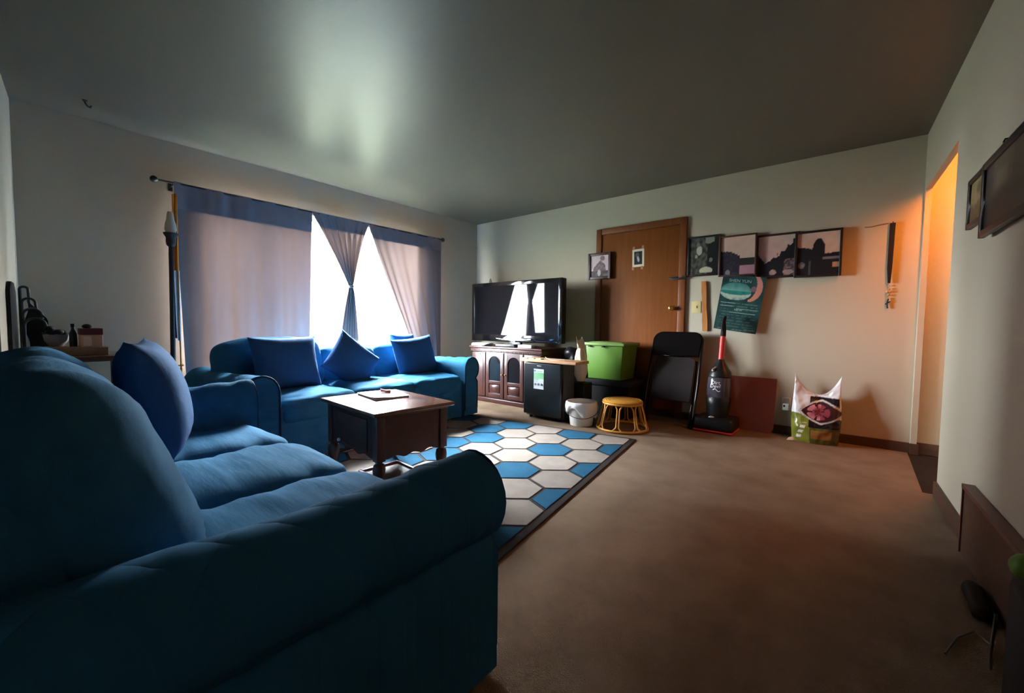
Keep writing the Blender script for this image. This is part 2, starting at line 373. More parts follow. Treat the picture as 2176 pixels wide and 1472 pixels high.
# the sofa in the foreground: front faces +Y, near arm beside the camera
LX0 = 1.74
love = sofa('sofa', 'dark blue slipcovered sofa in the foreground, its dark quilted rolled arm nearest the camera', (LX0, -3.655, 0), 0, 1.965, 0.99, (0.655, 0.612),
     [(0.20, 0.98, 0.625, 0.25, 0.36, -0.755), (0.96, 1.745, 0.630, 0.255, 0.42, -0.762)], seat_h=0.44, quilted=1, seatcuts=[0.21, 0.70, 1.23, 1.76], back_h=0.80, bthick=0.155)
# the sofa under the window: front faces +X
ang = math.atan2(-0.994, 0.107)
s1 = sofa('sofa', 'blue slipcovered three-cushion sofa standing under the curtained window', (1.289, -1.27, 0.0), ang, 2.34, 0.94, (0.625, 0.63),
     [(0.22, 0.86, 0.56, 0.20, 0.22, -0.70), (0.82, 1.44, 0.56, 0.20, 0.22, -0.70), (1.40, 2.24, 0.61, 0.235, 0.2, -0.68)], seat_h=0.455, back_h=0.68, bthick=0.11, aw=0.235)
M1 = Matrix.Translation((1.289, -1.27, 0.0)) @ Matrix.Rotation(ang, 4, 'Z')
def throw(label, c, w, h, t, m, seed, name='throw_pillow', mt=None):
    bm = B(); pillow(bm, c, w, h, t, m, seed=seed, n=20); return single(name, bm, mt or fabp, label, 'pillow', 'blue throw pillows on the two sofas', smooth='all')
Rz = lambda a: Matrix.Rotation(a, 4, 'Z')
Rx = lambda a: Matrix.Rotation(a, 4, 'X')
Ry = lambda a: Matrix.Rotation(a, 4, 'Y')
throw('dark navy pillow leaning on the back of the foreground sofa', (2.30, -4.13, 0.675), 0.50, 0.46, 0.20, Rz(math.radians(-15)) @ Rx(math.radians(14)), 1.0)
RS = Matrix.Rotation(ang, 4, 'Z')
throw('plump dark blue pillow leaning on the left end of the window sofa', M1 @ Vector((1.81, -0.47, 0.655)), 0.52, 0.42, 0.19, RS @ Rx(math.radians(14)), 4.0)
throw('blue pillow tipped onto one corner in the middle of the window sofa', M1 @ Vector((1.225, -0.47, 0.62)), 0.46, 0.42, 0.15, RS @ Rx(math.radians(16)) @ Ry(math.radians(-40)), 6.0)
throw('square blue pillow beside the right arm of the window sofa', M1 @ Vector((0.47, -0.47, 0.625)), 0.56, 0.42, 0.16, RS @ Rx(math.radians(14)) @ Ry(math.radians(5)), 8.0)
bm = B(); pillow(bm, M1 @ Vector((0.36, -0.80, 0.765)), 0.34, 0.18, 0.16, RS, seed=11, n=16); single('throw_pillow', bm, fabp, 'small rounded blue pillow perched on the back of the window sofa at its right end', 'pillow', 'blue throw pillows on the two sofas', smooth='all')
# ------------------------------------------------------------------ curtains
darkm = mat('curtain_header_cloth', (0.19, 0.155, 0.165), 0.9, 0.05)  # opaque band added over each curtain top to darken it
def rod_y(px): return px
cr = thing('curtain_rod', 'thin black curtain rod with ball finials above the window', 'curtain rod', (0.09, -2.22, 2.09))
bm = B(); tube(bm, [(0.09, -3.70, 2.088), (0.09, -0.76, 2.088)], 0.008, 10); part('rod', bm, iron, cr)
for y in (-3.72, -0.742):
    bm = B(); ball(bm, (0.09, y, 2.088), 0.026, 14); part('finial', bm, iron, cr)
for y in (-3.60, -0.775):
    bm = B(); tube(bm, [(0.0, y, 2.07), (0.05, y, 2.07), (0.088, y, 2.078)], 0.006, 8); box(bm, (0, y-.015, 2.04), (0.006, y+.015, 2.10)); part('bracket', bm, iron, cr)
def fold(y, a, f, ph): return a*math.sin(f*y+ph) + 0.4*a*math.sin(2.3*f*y+ph*2)
bm = B()
def fl(u, v):   # left panel: hangs flat, u along y, v downwards
    z = 2.10 - 1.86*v
    yl = -3.60 + 0.055*v; yr = -2.478 - 0.05*min(1, v*1.1)
    y = yl+(yr-yl)*u
    return Vector((0.092 + fold(y, 0.010, 26, 1.0)*(0.4+0.6*v) + 0.008*noise.noise(Vector((y*9, z*1.5, 0))), y, z))
grid(bm, fl, 90, 40); cu_ = single('curtain', bm, curtm, 'wide grey-mauve curtain panel hanging flat over the left half of the window', 'curtain', 'window curtains', 'all')
hb = B(); grid(hb, lambda u, v: fl(u, v*0.115)+Vector((0.004, 0, 0)), 90, 10); part('darkening_band', hb, darkm, cu_)
bm = B()
def fm_(u, v):   # knotted middle curtain
    z = 2.10 - 1.34*v; kz = (2.10-1.37)/1.34
    if v < kz:
        s = v/kz; wl = -2.492+(-2.097+2.492)*s**0.92; wrr = -1.83+(-2.052+1.83)*(s**0.75 if s > 0.07 else 0.07**0.75*s/0.07)
    else:
        s = (v-kz)/(1-kz); wl = -2.092-0.12*s**0.8; wrr = -2.052+0.07*s**0.7
    y = wl+(wrr-wl)*u
    wfull = (wrr-wl); am = min(0.030, 0.007+0.10*(0.66-wfull)*0.6)*min(1, v*5+0.15)
    am = min(am, 0.4*wfull)
    return Vector((0.095 + am*math.sin(u*2*PI*6.5) + am*0.35*math.sin(u*2*PI*14+1), y, z))
grid(bm, fm_, 110, 60)
tubepts = [(0.095+0.03*math.cos(a), -2.074+0.026*math.sin(a), 1.37+0.006*math.sin(3*a)) for a in [2*PI*i/14 for i in range(14)]]
mc = single('curtain', bm, curtm, 'mauve curtain gathered into a knot at the middle of the window', 'curtain', 'window curtains', 'all')
hb = B(); grid(hb, lambda u, v: fm_(u, v*0.11)+Vector((0.004, 0, 0)), 110, 8); part('darkening_band', hb, darkm, mc)
bm = B(); tube(bm, tubepts, 0.014, 8, closed=True); part('knot', bm, curtm, mc)
bm = B()
def fr_(u, v):   # right panel, pulled aside along a slanting edge
    z = 2.10 - 1.80*v; s = max(0, (2.06-z)/1.25)
    yl = -1.832 + 0.52*min(s, 1.35)**1.08
    yr = -0.772
    y = yl+(yr-yl)*u
    e = math.exp(-u*9)
    return Vector((0.092 + fold(u*1.0, 0.010, 24, 0.3)*(0.3+0.7*v) + 0.03*e*math.sin(u*60)*v + 0.006*noise.noise(Vector((y*9, z*1.5, 4))), y, z))
grid(bm, fr_, 80, 40); cu_ = single('curtain', bm, curtm, 'mauve curtain panel at the right of the window with a slanting inner edge', 'curtain', 'window curtains', 'all')
hb = B(); grid(hb, lambda u, v: fr_(u, v*0.09)+Vector((0.004, 0, 0)), 90, 10); part('darkening_band', hb, darkm, cu_)
# ------------------------------------------------------------------ left corner things
t = thing('floor_lamp', 'slender black torchiere floor lamp with a frosted glass top left of the curtain', 'lamp', (0.16, -3.655, 0))
bm = B(); lathe(bm, [(0, 0), (0.12, 0), (0.12, 0.015), (0.03, 0.04), (0.014, 0.06)], (0.16, -3.655)); part('base', bm, iron, t)
bm = B(); tube(bm, [(0.16, -3.655, 0.05), (0.155, -3.637, 1.58)], 0.017, 10); part('pole', bm, iron, t)
bm = B(); lathe(bm, [(0.014, 1.56), (0.030, 1.575), (0.034, 1.60), (0.033, 1.635), (0.048, 1.662), (0.050, 1.672), (0.03, 1.672)], (0.155, -3.637), 20); part('cup', bm, iron, t)
frost = mat('frosted_glass', (0.42, 0.38, 0.31), 0.5, 0.3)
bm = B(); lathe(bm, [(0.03, 1.668), (0.040, 1.70), (0.036, 1.74), (0.026, 1.78), (0.022, 1.82), (0.016, 1.84), (0, 1.842)], (0.155, -3.637), 18); part('lamp_shade', bm, frost, t)
t = thing('banner', 'furled orange and white cloth banner on a thin wooden stick beside the curtain', 'flag', (0.125, -3.60, 0.50))
bm = B(); tube(bm, [(0.125, -3.596, 2.0), (0.125, -3.590, 0.52)], 0.006, 8); part('stick', bm, rattan, t)
bm = B(); tube(bm, [(0.125, -3.630, 0.605), (0.125, -3.573, 0.605)], 0.007, 8); ball(bm, (0.125, -3.590, 0.57), 0.012); part('stick_fitting', bm, brass, t)
def furl(nm, z0, z1, col, y0, y1, yb0, yb1):
    bm = B(); grid(bm, lambda u, v: Vector((0.125+0.008*math.sin(u*9+v*2), (y0+(y1-y0)*u)*(1-v)+(yb0+(yb1-yb0)*u)*v, z0+(z1-z0)*v)), 14, 10)
    return part(nm, bm, mat(nm+'_cloth', col, 0.9, 0.05), t)
furl('orange_band', 1.99, 1.38, (0.75, 0.22, 0.03), -3.618, -3.584, -3.624, -3.582)
furl('white_band', 1.38, 0.81, (0.78, 0.68, 0.66), -3.626, -3.582, -3.610, -3.580)
furl('purple_band', 1.30, 0.83, (0.10, 0.03, 0.14), -3.636, -3.618, -3.624, -3.608)
# corner table with its load
t = thing('corner_table', 'dark wooden side table in the left corner behind the foreground sofa', 'table', (0.33, -4.16, 0))
bm = B(); box(bm, (0.08, -4.40, 0.70), (0.60, -3.95, 0.735), 0.006); part('table_top', bm, darkwood, t)
for x in (0.11, 0.56):
    for y in (-4.37, -3.99):
        bm = B(); box(bm, (x-.02, y-.02, 0), (x+.02, y+.02, 0.70)); part('leg', bm, darkwood, t)
paper = mat('brown_card', (0.20, 0.12, 0.07), 0.8)
bm = B(); box(bm, (0.235, -4.345, 0.735), (0.51, -4.06, 0.792), 0.006); single('box', bm, paper, 'flat brown box under the clutter on the corner table', 'box')
t = thing('carton', 'small maroon and cream carton at the right end of the corner table', 'box', (0.40, -4.14, 0.792))
bm = B(); box(bm, (0.32, -4.19, 0.792), (0.48, -4.085, 0.872), 0.003); part('carton_body', bm, mat('cream_card', (0.50, 0.30, 0.20), 0.7), t)
bm = B(); box(bm, (0.318, -4.192, 0.872), (0.482, -4.083, 0.915), 0.003); part('carton_lid', bm, mat('maroon_card', (0.11, 0.02, 0.03), 0.6), t)
bm = B(); box(bm, (0.479, -4.178, 0.80), (0.4815, -4.14, 0.862)); part('carton_label', bm, mat('pink_label', (0.62, 0.42, 0.40), 0.6), t)
t = thing('bowl', 'grey bowl with dark lumps heaped in it on the corner table', 'bowl', (0.30, -4.29, 0.792))
bm = B(); lathe(bm, [(0, 0.792), (0.03, 0.792), (0.055, 0.83), (0.062, 0.872), (0.057, 0.872), (0.05, 0.835), (0, 0.815)], (0.30, -4.29), 20); part('bowl_body', bm, mat('grey_ceramic', (0.30, 0.28, 0.28), 0.5), t)
for i, (dx, dy, dz) in enumerate(((-.02, -.02, .885), (.02, .01, .89), (-.01, .03, .885), (0, -.03, .912))):
    bm = B(); ball(bm, (0.30+dx, -4.29+dy, dz), 0.022, 10, (1.2, 1.2, 0.8)); part('lump', bm, blackm, t)
for i, (y, h, r) in enumerate(((-4.21, 0.12, .018), (-4.225, 0.10, .02))):
    pass
t = thing('bottle', 'small dark bottle standing between the bowl and the carton', 'bottle', (0.34, -4.215, 0.792))
bm = B(); lathe(bm, [(0, .792), (.02, .792), (.02, .88), (.010, .905), (.009, .925)], (0.34, -4.215), 14); part('bottle_body', bm, mat('dark_glass', (0.03, 0.035, 0.03), 0.3), t)
bm = B(); lathe(bm, [(.011, .923), (.011, .945), (0, .946)], (0.34, -4.215), 12); part('cap', bm, blackm, t)
bm = B(); ball(bm, (0.42, -4.155, 0.928), 0.02, 10, (1.0, 1.2, .8)); single('trinket', bm, blackm, 'small dark trinket sitting on the maroon carton lid', 'trinket')
# wire rack
t = thing('wire_rack', 'tall black wire magazine rack with hoop top on the corner table against the left wall', 'rack', (0.17, -4.385, 0.735))
def hoop(x, y0, y1, z0, z1, lean): 
    n = 16; p = [(x, y0, z0)]
    for i in range(n+1):
        a = PI - PI*i/n; p.append((x+lean*.3, (y0+y1)/2+(y1-y0)/2*math.cos(a)-lean*0, z1+(y1-y0)*0.5*math.sin(a)))
    p.append((x, y1+0.02, z0)); return p
for i, (x, a, b, z1) in enumerate(((0.12, -4.437, -4.40, 1.17), (0.15, -4.432, -4.37, 1.08), (0.18, -4.43, -4.345, 1.0), (0.21, -4.425, -4.33, 0.93))):
    bm = B(); tube(bm, hoop(x, a, b, 0.737, z1, 0), 0.008, 8); part('hoop', bm, iron, t)
for z in (0.76, 0.88, 0.98):
    bm = B(); tube(bm, [(0.12, -4.437, z), (0.21, -4.425, z)], 0.005, 6); tube(bm, [(0.12, -4.385, z), (0.21, -4.34, z)], 0.005, 6); part('crossbar', bm, iron, t)
bm = B(); grid(bm, lambda u, v: Vector((0.165+0.03*u, -4.415+0.085*u+0.012*math.sin(v*9), 0.74+v*(0.36-0.12*u))), 8, 14); part('dark_cover', bm, blackm, t)
bm = B(); prism(bm, [(0.40, -4.470, 0.60), (0.70, -4.494, 0.60), (0.70, -4.494, 1.14), (0.63, -4.488, 1.19), (0.47, -4.476, 1.19), (0.40, -4.470, 1.14)], (0.0012, 0.014, 0))
single('dark_panel', bm, blackm, 'narrow dark upright panel on the short wall at the far left edge', 'hanging')  # unidentified dark shape, built as a flat upright panel
bm = B(); tube(bm, [(0.37, -4.115, 2.44), (0.37, -4.115, 2.425), (0.375, -4.105, 2.405), (0.37, -4.09, 2.40), (0.365, -4.085, 2.415)], 0.005, 8); lathe(bm, [(0, 2.44), (0.015, 2.44), (0.010, 2.432), (0, 2.432)], (0.37, -4.115), 10)
single('ceiling_hook', bm, iron, 'small black hook screwed into the ceiling at upper left', 'hook')
# ------------------------------------------------------------------ rug
RA = math.atan2(0.28, 1.82)
rug = thing('rug', 'rug with a hexagon pattern in white and blue inside a dark border', 'rug', (3.0, -1.11, 0), RA)
RW, RL = 1.80, 2.50
rugdark = mat('rug_grey', (0.045, 0.036, 0.033), 0.95, 0.05, bump=[((300, 300, 300), 0.6, 0.006)])
rugwhite = mat('rug_white', (0.26, 0.22, 0.19), 0.95, 0.05, bump=[((300, 300, 300), 0.7, 0.006)], var=((9, 9, 9), (0.21, 0.175, 0.148), 4, 0.25))
rugblue = mat('rug_blue', (0.015, 0.070, 0.125), 0.95, 0.05, bump=[((300, 300, 300), 0.7, 0.006)], var=((9, 9, 9), (0.020, 0.088, 0.155), 4, 0.25))
bm = B(); box(bm, (-RW, -RL, 0.0005), (0, 0, 0.009), 0.003); part('rug_base', bm, rugdark, rug, local=True)
def clip(poly, ax, lim, keep_less):
    out = []
    for a, b in zip(poly, poly[1:]+poly[:1]):
        ia = (a[ax] < lim) == keep_less; ib = (b[ax] < lim) == keep_less
        if ia: out.append(a)
        if ia != ib:
            s = (lim-a[ax])/(b[ax]-a[ax]); out.append((a[0]+(b[0]-a[0])*s, a[1]+(b[1]-a[1])*s))
    return out
d = 0.310
for j in range(-1, 10):
    for i in range(-2, 7):
        cx = -0.175 - d*i - (d/2 if j % 2 else 0); cy = -0.14 - d*0.866*j
        R0 = d/math.sqrt(3)*0.925
        poly = [(cx+R0*math.sin(k*PI/3), cy+R0*math.cos(k*PI/3)) for k in range(6)]
        for ax, lim, less in ((0, -0.045, True), (0, -RW+0.045, False), (1, -0.04, True), (1, -RL+0.04, False)):
            poly = clip(poly, ax, lim, less)
            if len(poly) < 3: break
        if len(poly) < 3: continue
        ar = abs(sum(a[0]*b[1]-b[0]*a[1] for a, b in zip(poly, poly[1:]+poly[:1])))/2
        if ar < 0.002: continue
        blue = (i % 2 == 1) if j % 2 == 0 else (i % 4 == 3)
        bm = B(); prism(bm, [(x, y, 0.0085) for x, y in poly], (0, 0, 0.0045))
        part('hexagon', bm, rugblue if blue else rugwhite, rug, smooth=False, local=True)
# ------------------------------------------------------------------ coffee table
TZ = 0.485
tl = Vector((1.755, -3.218)); bt = Vector((2.452, -3.262)); rg = Vector((2.376, -2.72))
ux = (bt-tl).normalized(); uy = Vector((-ux.y, ux.x)); TW = (bt-tl).length; TD = (rg-bt).length
tro = math.atan2(ux.y, ux.x)
tb = thing('coffee_table', 'cherry wood coffee table with turned legs and a shiny top on the rug', 'table', (tl.x, tl.y, 0.013), tro)
bm = B(); box(bm, (0, 0, TZ-0.035), (TW, TD, TZ-0.013), 0.006, seg=3); o = part('table_top', bm, tabtop, tb, local=True)
bm = B(); box(bm, (0.03, 0.03, TZ-0.05), (TW-0.03, TD-0.03, TZ-0.035), 0.003); part('moulding', bm, cherry, tb, local=True)
ZA = 0.205
def apron(p0, p1, nrm):   # scalloped lower edge
    p0 = Vector(p0); p1 = Vector(p1); n = 28; pts = [(p0.x, p0.y, TZ-0.05), (p1.x, p1.y, TZ-0.05)]
    for i in range(n+1):
        s = 1-i/n; q = p0+(p1-p0)*s
        z = ZA + 0.008*math.cos(s*2*PI*4)
        pts.append((q.x, q.y, z-0.010*math.sin(PI*s)))
    bm = B(); prism(bm, pts, nrm); return bm
i0 = 0.045
part('apron', apron((i0, i0), (TW-i0, i0), (0, 0.018, 0)), cherry, tb, local=True)
part('apron', apron((i0, TD-i0), (TW-i0, TD-i0), (0, -0.018, 0)), cherry, tb, local=True)
part('apron', apron((i0, i0), (i0, TD-i0), (0.018, 0, 0)), cherry, tb, local=True)
part('apron', apron((TW-i0, i0), (TW-i0, TD-i0), (-0.018, 0, 0)), cherry, tb, local=True)
bm = B(); box(bm, (0.16, i0-0.008, 0.22), (TW-0.16, i0+0.004, TZ-0.075), 0.004); dr = part('drawer', bm, cherry, tb, local=True)
bm = B(); ball(bm, (TW*0.30, i0-0.02, 0.235), 0.011, 10); part('knob', bm, white, dr, 'small white knob', local=True)
for x in (0.06, TW-0.06):
    for y in (0.06, TD-0.06):
        bm = B(); box(bm, (x-.026, y-.026, 0.188), (x+.026, y+.026, TZ-0.05), 0.003)
        lathe(bm, [(0.024, 0.19), (0.019, 0.178), (0.031, 0.168), (0.036, 0.145), (0.034, 0.115), (0.022, 0.070), (0.017, 0.035), (0.019, 0.022), (0.022, 0.012), (0.019, 0), (0, 0)], (x, y), 18)
        part('leg', bm, cherry, tb, local=True)
# things on and under the table
def tp(u, v, z=0): q = tl+ux*u+uy*v; return Vector((q.x, q.y, z))
zt = 0.013+TZ-0.013
bm = B(); mm = Matrix.Translation(tp(0.20, 0.335, zt)) @ Rz(tro-0.10)
box(bm, (-0.15, -0.115, 0.001), (0.15, 0.115, 0.012), 0.003, mm); bk = None
t = thing('magazine', 'white magazine lying on the coffee table with curled corners', 'magazine', tp(0.20, 0.335, zt), tro-0.10)
bm.free(); bm = B(); box(bm, (-0.15, -0.115, 0.001), (0.15, 0.115, 0.010), 0.002); part('pages', bm, mat('magazine_paper', (0.75, 0.73, 0.70), 0.5), t, local=True)
bm = B(); grid(bm, lambda u, v: Vector((-0.152+0.304*u, -0.118+0.236*v, 0.0115+0.012*max(0, u-0.6)*max(0, 0.5-v)*4)), 14, 10); part('cover', bm, mat('magazine_cover', (0.80, 0.78, 0.76), 0.35), t, local=True)
t = thing('red_card', 'small red folded card standing on the magazine', 'card', tp(0.17, 0.36, zt+0.0125), tro+0.15)
bm = B(); prism(bm, [(-0.055, 0.012, 0), (0.05, 0.012, 0), (0.055, 0.012, 0.022), (0, 0.012, 0.016), (-0.055, 0.012, 0.02)], (0, 0.002, 0)); prism(bm, [(-0.055, 0.012, 0), (0.05, 0.012, 0), (0.05, -0.01, 0.004), (-0.055, -0.01, 0.004)], (0, 0, 0.0015)); part('card_sheet', bm, mat('red_card', (0.45, 0.08, 0.08), 0.5), t, local=True, smooth=False)
t = thing('eyeglasses', 'pair of dark eyeglasses lying on the magazine in front of the red card', 'glasses', tp(0.22, 0.30, zt+0.0125), tro-0.2)
for x in (-0.032, 0.032):
    bm = B(); tube(bm, [(x+0.025*math.cos(a), 0.018*math.sin(a), 0.004) for a in [2*PI*i/16 for i in range(16)]], 0.0025, 6, closed=True); part('rim', bm, black, t, local=True)
bm = B(); tube(bm, [(-0.008, 0.004, 0.004), (0, 0.008, 0.006), (0.008, 0.004, 0.004)], 0.002, 6); part('bridge', bm, black, t, local=True)
for x in (-0.058, 0.058):
    bm = B(); tube(bm, [(x, 0.0, 0.004), (x*0.9, 0.06, 0.004), (x*0.6, 0.085, 0.004)], 0.0022, 6); part('temple', bm, black, t, local=True)
fr = thing('floor_frame', 'dark picture frame with pale rim lying on the rug under the coffee table', 'picture frame', (2.02, -3.10, 0.0132), tro)
for lo, hi in (((-0.02, 0, 0), (0.42, 0.02, 0.022)), ((-0.02, 0.27, 0), (0.42, 0.29, 0.022)), ((-0.02, 0.02, 0), (0, 0.27, 0.022)), ((0.40, 0.02, 0), (0.42, 0.27, 0.022))):
    bm = B(); box(bm, lo, hi, 0.004); part('frame_rail', bm, mat('plum_lacquer', (0.20, 0.12, 0.16), 0.2, 0.6), fr, local=True)
bm = B(); box(bm, (0, 0.02, 0.001), (0.40, 0.27, 0.008)); part('backing', bm, mat('taupe_board', (0.12, 0.095, 0.08), 0.7), fr, local=True)
# ------------------------------------------------------------------ television corner
tv = thing('television', 'wide black flat television on the dark cabinet in the far corner', 'television', (1.08, -0.42, 0.702))
TX0, TX1, TB, TT, TY = 0.352, 1.800, 0.752, 1.513, -0.44
bm = B(); box(bm, (TX0, TY+0.005, TB), (TX1, TY+0.085, TT), 0.012); part('case', bm, black, tv)
bm = B()
for lo, hi in (((TX0, TY-0.008, TB), (TX0+.045, TY+.01, TT)), ((TX1-.05, TY-0.008, TB), (TX1, TY+.01, TT)), ((TX0+.045, TY-0.008, TT-.05), (TX1-.05, TY+.01, TT)), ((TX0+.045, TY-0.008, TB), (TX1-.05, TY+.01, TB+.085))): box(bm, lo, hi, 0.003)
bz = part('bezel', bm, gloss, tv)
bm = B(); box(bm, (TX0+.044, TY, TB+.084), (TX1-.049, TY+.004, TT-.049)); part('screen', bm, mat('screen_glass', (0.006, 0.006, 0.008), 0.03, 0.12), tv)
bm = B(); tube(bm, [(0.80+0.56*s, TY-0.010, TB+0.040-0.018*math.sin(PI*s)) for s in [i/16 for i in range(17)]], 0.007, 8); part('trim_strip', bm, chrome, tv, 'curved silver strip under the screen')
bm = B(); box(bm, (0.98, TY+.02, 0.712), (1.18, TY+.06, 0.76), 0.006); part('neck', bm, black, tv)
bm = B(); lathe(bm, [(0, 0.7005), (0.30, 0.7005), (0.29, 0.712), (0.1, 0.72), (0, 0.72)], (0, 0), 28)
for v in bm.verts: v.co = Vector((1.08+v.co.x, -0.41+v.co.y*0.5, v.co.z))
part('stand_base', bm, gloss, tv)
cabw = mat('dark_cabinet_wood', (0.038, 0.014, 0.012), 0.3, 0.4, var=((14, 14, 14), (0.055, 0.019, 0.015), 6, 0.3))
cab = thing('tv_cabinet', 'dark reddish wooden cabinet with arched glass doors under the television', 'cabinet', (1.135, -0.45, 0))
CX0, CX1, CY0, CY1 = 0.585, 1.69, -0.68, -0.20
bm = B(); box(bm, (CX0+.01, CY0+.02, 0.05), (CX1-.01, CY1, 0.655), 0.003); part('body', bm, cabw, cab)
bm = B(); box(bm, (CX0-.02, CY0-.03, 0.675), (CX1+.02, CY1, 0.70), 0.008, seg=3); part('top', bm, cabw, cab)
bm = B(); box(bm, (CX0-.01, CY0-.012, 0.628), (CX1+.01, CY1, 0.675), 0.006)
n = 46
for i in range(n):
    x = CX0 + (CX1-CX0)*(i+.25)/n; box(bm, (x, CY0-.018, 0.634), (x+0.011, CY0-.010, 0.646))
part('moulding', bm, cabw, cab)
bm = B(); box(bm, (CX0-.01, CY0-.01, 0), (CX1+.01, CY1, 0.055), 0.008); part('plinth', bm, cabw, cab)
def cabdoor(x0, x1, glassy):
    z0, z1 = 0.07, 0.62; y = CY0
    bm = B(); st = 0.05
    box(bm, (x0, y, z0), (x0+st, y+.02, z1), 0.003); box(bm, (x1-st, y, z0), (x1, y+.02, z1), 0.003)
    box(bm, (x0+st, y, z0), (x1-st, y+.02, z0+.05), 0.003); box(bm, (x0+st, y, 0.235), (x1-st, y+.02, 0.275), 0.003)
    # top rail with arch
    n = 12; w2 = (x1-x0-2*st)/2; xm = (x0+x1)/2
    pts = [(x0+st, y, z1), (x1-st, y, z1)] + [(xm+w2*math.cos(a), y, z1-0.13+w2*0.95*math.sin(a)) for a in [PI*i/n for i in range(n+1)]]
    prism(bm, pts, (0, 0.02, 0))
    dd = part('door', bm, cabw, cab)
    bm = B(); box(bm, (x0+st, y+.010, 0.27), (x1-st, y+.014, z1-.02)); part('door_glass', bm, mat('cabinet_glass', (0.006, 0.005, 0.006), 0.12, 0.3), dd)
    bm = B(); box(bm, (x0+st+.008, y-.002, 0.128), (x1-st-.008, y+.014, 0.228), 0.010, seg=1); part('raised_panel', bm, cabw, dd)
    bm = B(); ball(bm, (x1-0.02 if glassy else x0+0.02, y-.012, 0.36), 0.010, 10); part('knob', bm, brass, dd)
cabdoor(0.835, 1.125, True); cabdoor(1.14, 1.43, False)
for a, b in ((CX0+.01, 0.822), (1.443, CX1-.01)):
    bm = B(); box(bm, (a, CY0, 0.07), (b, CY0+.02, 0.62), 0.003); box(bm, (a+.03, CY0-.004, 0.10), (b-.03, CY0+.002, 0.57), 0.004); s = part('side_panel', bm, cabw, cab)
    bm = B(); tube(bm, [((a+b)/2-.035, CY0-.006, 0.600), ((a+b)/2-.03, CY0-.02, 0.598), ((a+b)/2+.03, CY0-.02, 0.598), ((a+b)/2+.035, CY0-.006, 0.600)], 0.004, 6); part('handle', bm, chrome, s)
for i in range(4):
    bm = B(); mm = Matrix.Translation((0.70+0.01*i, -0.625+0.008*(i % 2), 0.7005+0.009*i)) @ Rz(0.15*i-0.2)
    box(bm, (-0.12, -0.075, 0), (0.12, 0.075, 0.0075), 0.002, mm)
    single('magazine', bm, mat('paper_%d' % (i % 2), (0.62, 0.60, 0.62) if i % 2 else (0.45, 0.43, 0.50), 0.5), ['bottom', 'second from bottom', 'second from top', 'topmost'][i]+' magazine of the loose pile on the left end of the television cabinet', 'magazine', 'magazines on the television cabinet')
bm = B(); box(bm, (1.36, -0.70, 0.7005), (1.56, -0.60, 0.738), 0.005); single('white_box', bm, mat('grey_card', (0.42, 0.41, 0.42), 0.5), 'small pale box on the right end of the television cabinet', 'box')
bm = B(); box(bm, (1.00, -0.69, 0.7005), (1.30, -0.58, 0.735), 0.006); single('media_player', bm, black, 'flat black media player on the cabinet under the screen', 'media player')
bm = B(); tube(bm, [(0.28, -0.004, 1.49), (0.268, -0.012, 1.60), (0.285, -0.014, 1.63), (0.30, -0.012, 1.60), (0.305, -0.010, 1.49)], 0.004, 6); single('wire_loop', bm, iron, 'small dark wire loop on the wall just above the television', 'wire')
# mini fridge and the board on it
fg = thing('mini_fridge', 'black mini fridge with a white and green sticker on its door', 'refrigerator', (1.955, -0.92, 0))
FX0, FX1, FY0, FY1, FZ = 1.725, 2.188, -1.045, -0.79, 0.585
fside = mat('fridge_side', (0.05, 0.052, 0.05), 0.45, 0.4, bump=[((300, 300, 300), 0.2, 0.002)])
bm = B(); box(bm, (FX0, FY0+.055, 0.02), (FX1, FY1, FZ), 0.006); part('body', bm, fside, fg)
bm = B(); box(bm, (FX0, FY0, 0.045), (FX1, FY0+.05, FZ-.004), 0.012, seg=3); dr = part('door', bm, mat('fridge_door', (0.010, 0.012, 0.014), 0.25, 0.5), fg)
bm = B()
for x in (FX0+.05, FX1-.05):
    for y in (FY0+.07, FY1-.05): lathe(bm, [(0, 0), (0.018, 0), (0.018, 0.025), (0, 0.025)], (x, y), 10)
part('feet', bm, black, fg)
bm = B(); box(bm, (1.90, FY0-.002, 0.548), (1.95, FY0+.002, 0.556), 0.001); part('badge', bm, chrome, dr)
def sticker(u, v):
    c = (0.80, 0.86, 0.92)
    if v > 0.83: c = (0.86, 0.90, 0.92)
    elif v > 0.50: c = mixc((0.35, 0.70, 0.42), (0.16, 0.55, 0.22), (v-0.5)*3*u)
    if 0.44 < v < 0.5 and u < .5: c = (0.5, 0.6, 0.68)
    if 0.34 < v < 0.40 and u < 0.4: c = (0.55, 0.66, 0.72)
    if 0.87 < v < 0.95 and u < 0.22: c = (0.10, 0.30, 0.55)
    if 0.87 < v < 0.93 and 0.3 < u < 0.85: c = (0.45, 0.55, 0.62)
    return mixc((0, 0, 0), c, 0.6)
bm = photo_bm(0.125, 0.205, sticker, 20, sheet_matrix((1.858, FY0-.0012, 0.315), (1, 0, 0), (0, 0, 1))); sk = part('sticker', bm, print_mat('sticker_print', 0.35), dr, 'white and green sticker')
for k in range(3):
    bm = B(); cx = 1.880+0.040*k
    tube(bm, [(cx+0.0105*math.cos(a), FY0-.0022, 0.362+0.0105*math.sin(a)) for a in [2*PI*i/14 for i in range(14)]], 0.0022, 5, closed=True); ball(bm, (cx, FY0-.0022, .362), .004, 6); part('icon', bm, mat('icon_ink', (0.02, 0.05, 0.09), 0.5), sk)
bm = B(); box(bm, (1.675, -1.055, FZ+.003), (2.36, -0.80, FZ+.032), 0.006); single('wooden_board', bm, mat('raw_pine', (0.42, 0.22, 0.11), 0.55, 0.3, var=((4, 60, 60), (0.56, 0.32, 0.18), 5, 0.2)), 'long wooden board lying across the top of the black mini fridge', 'board')
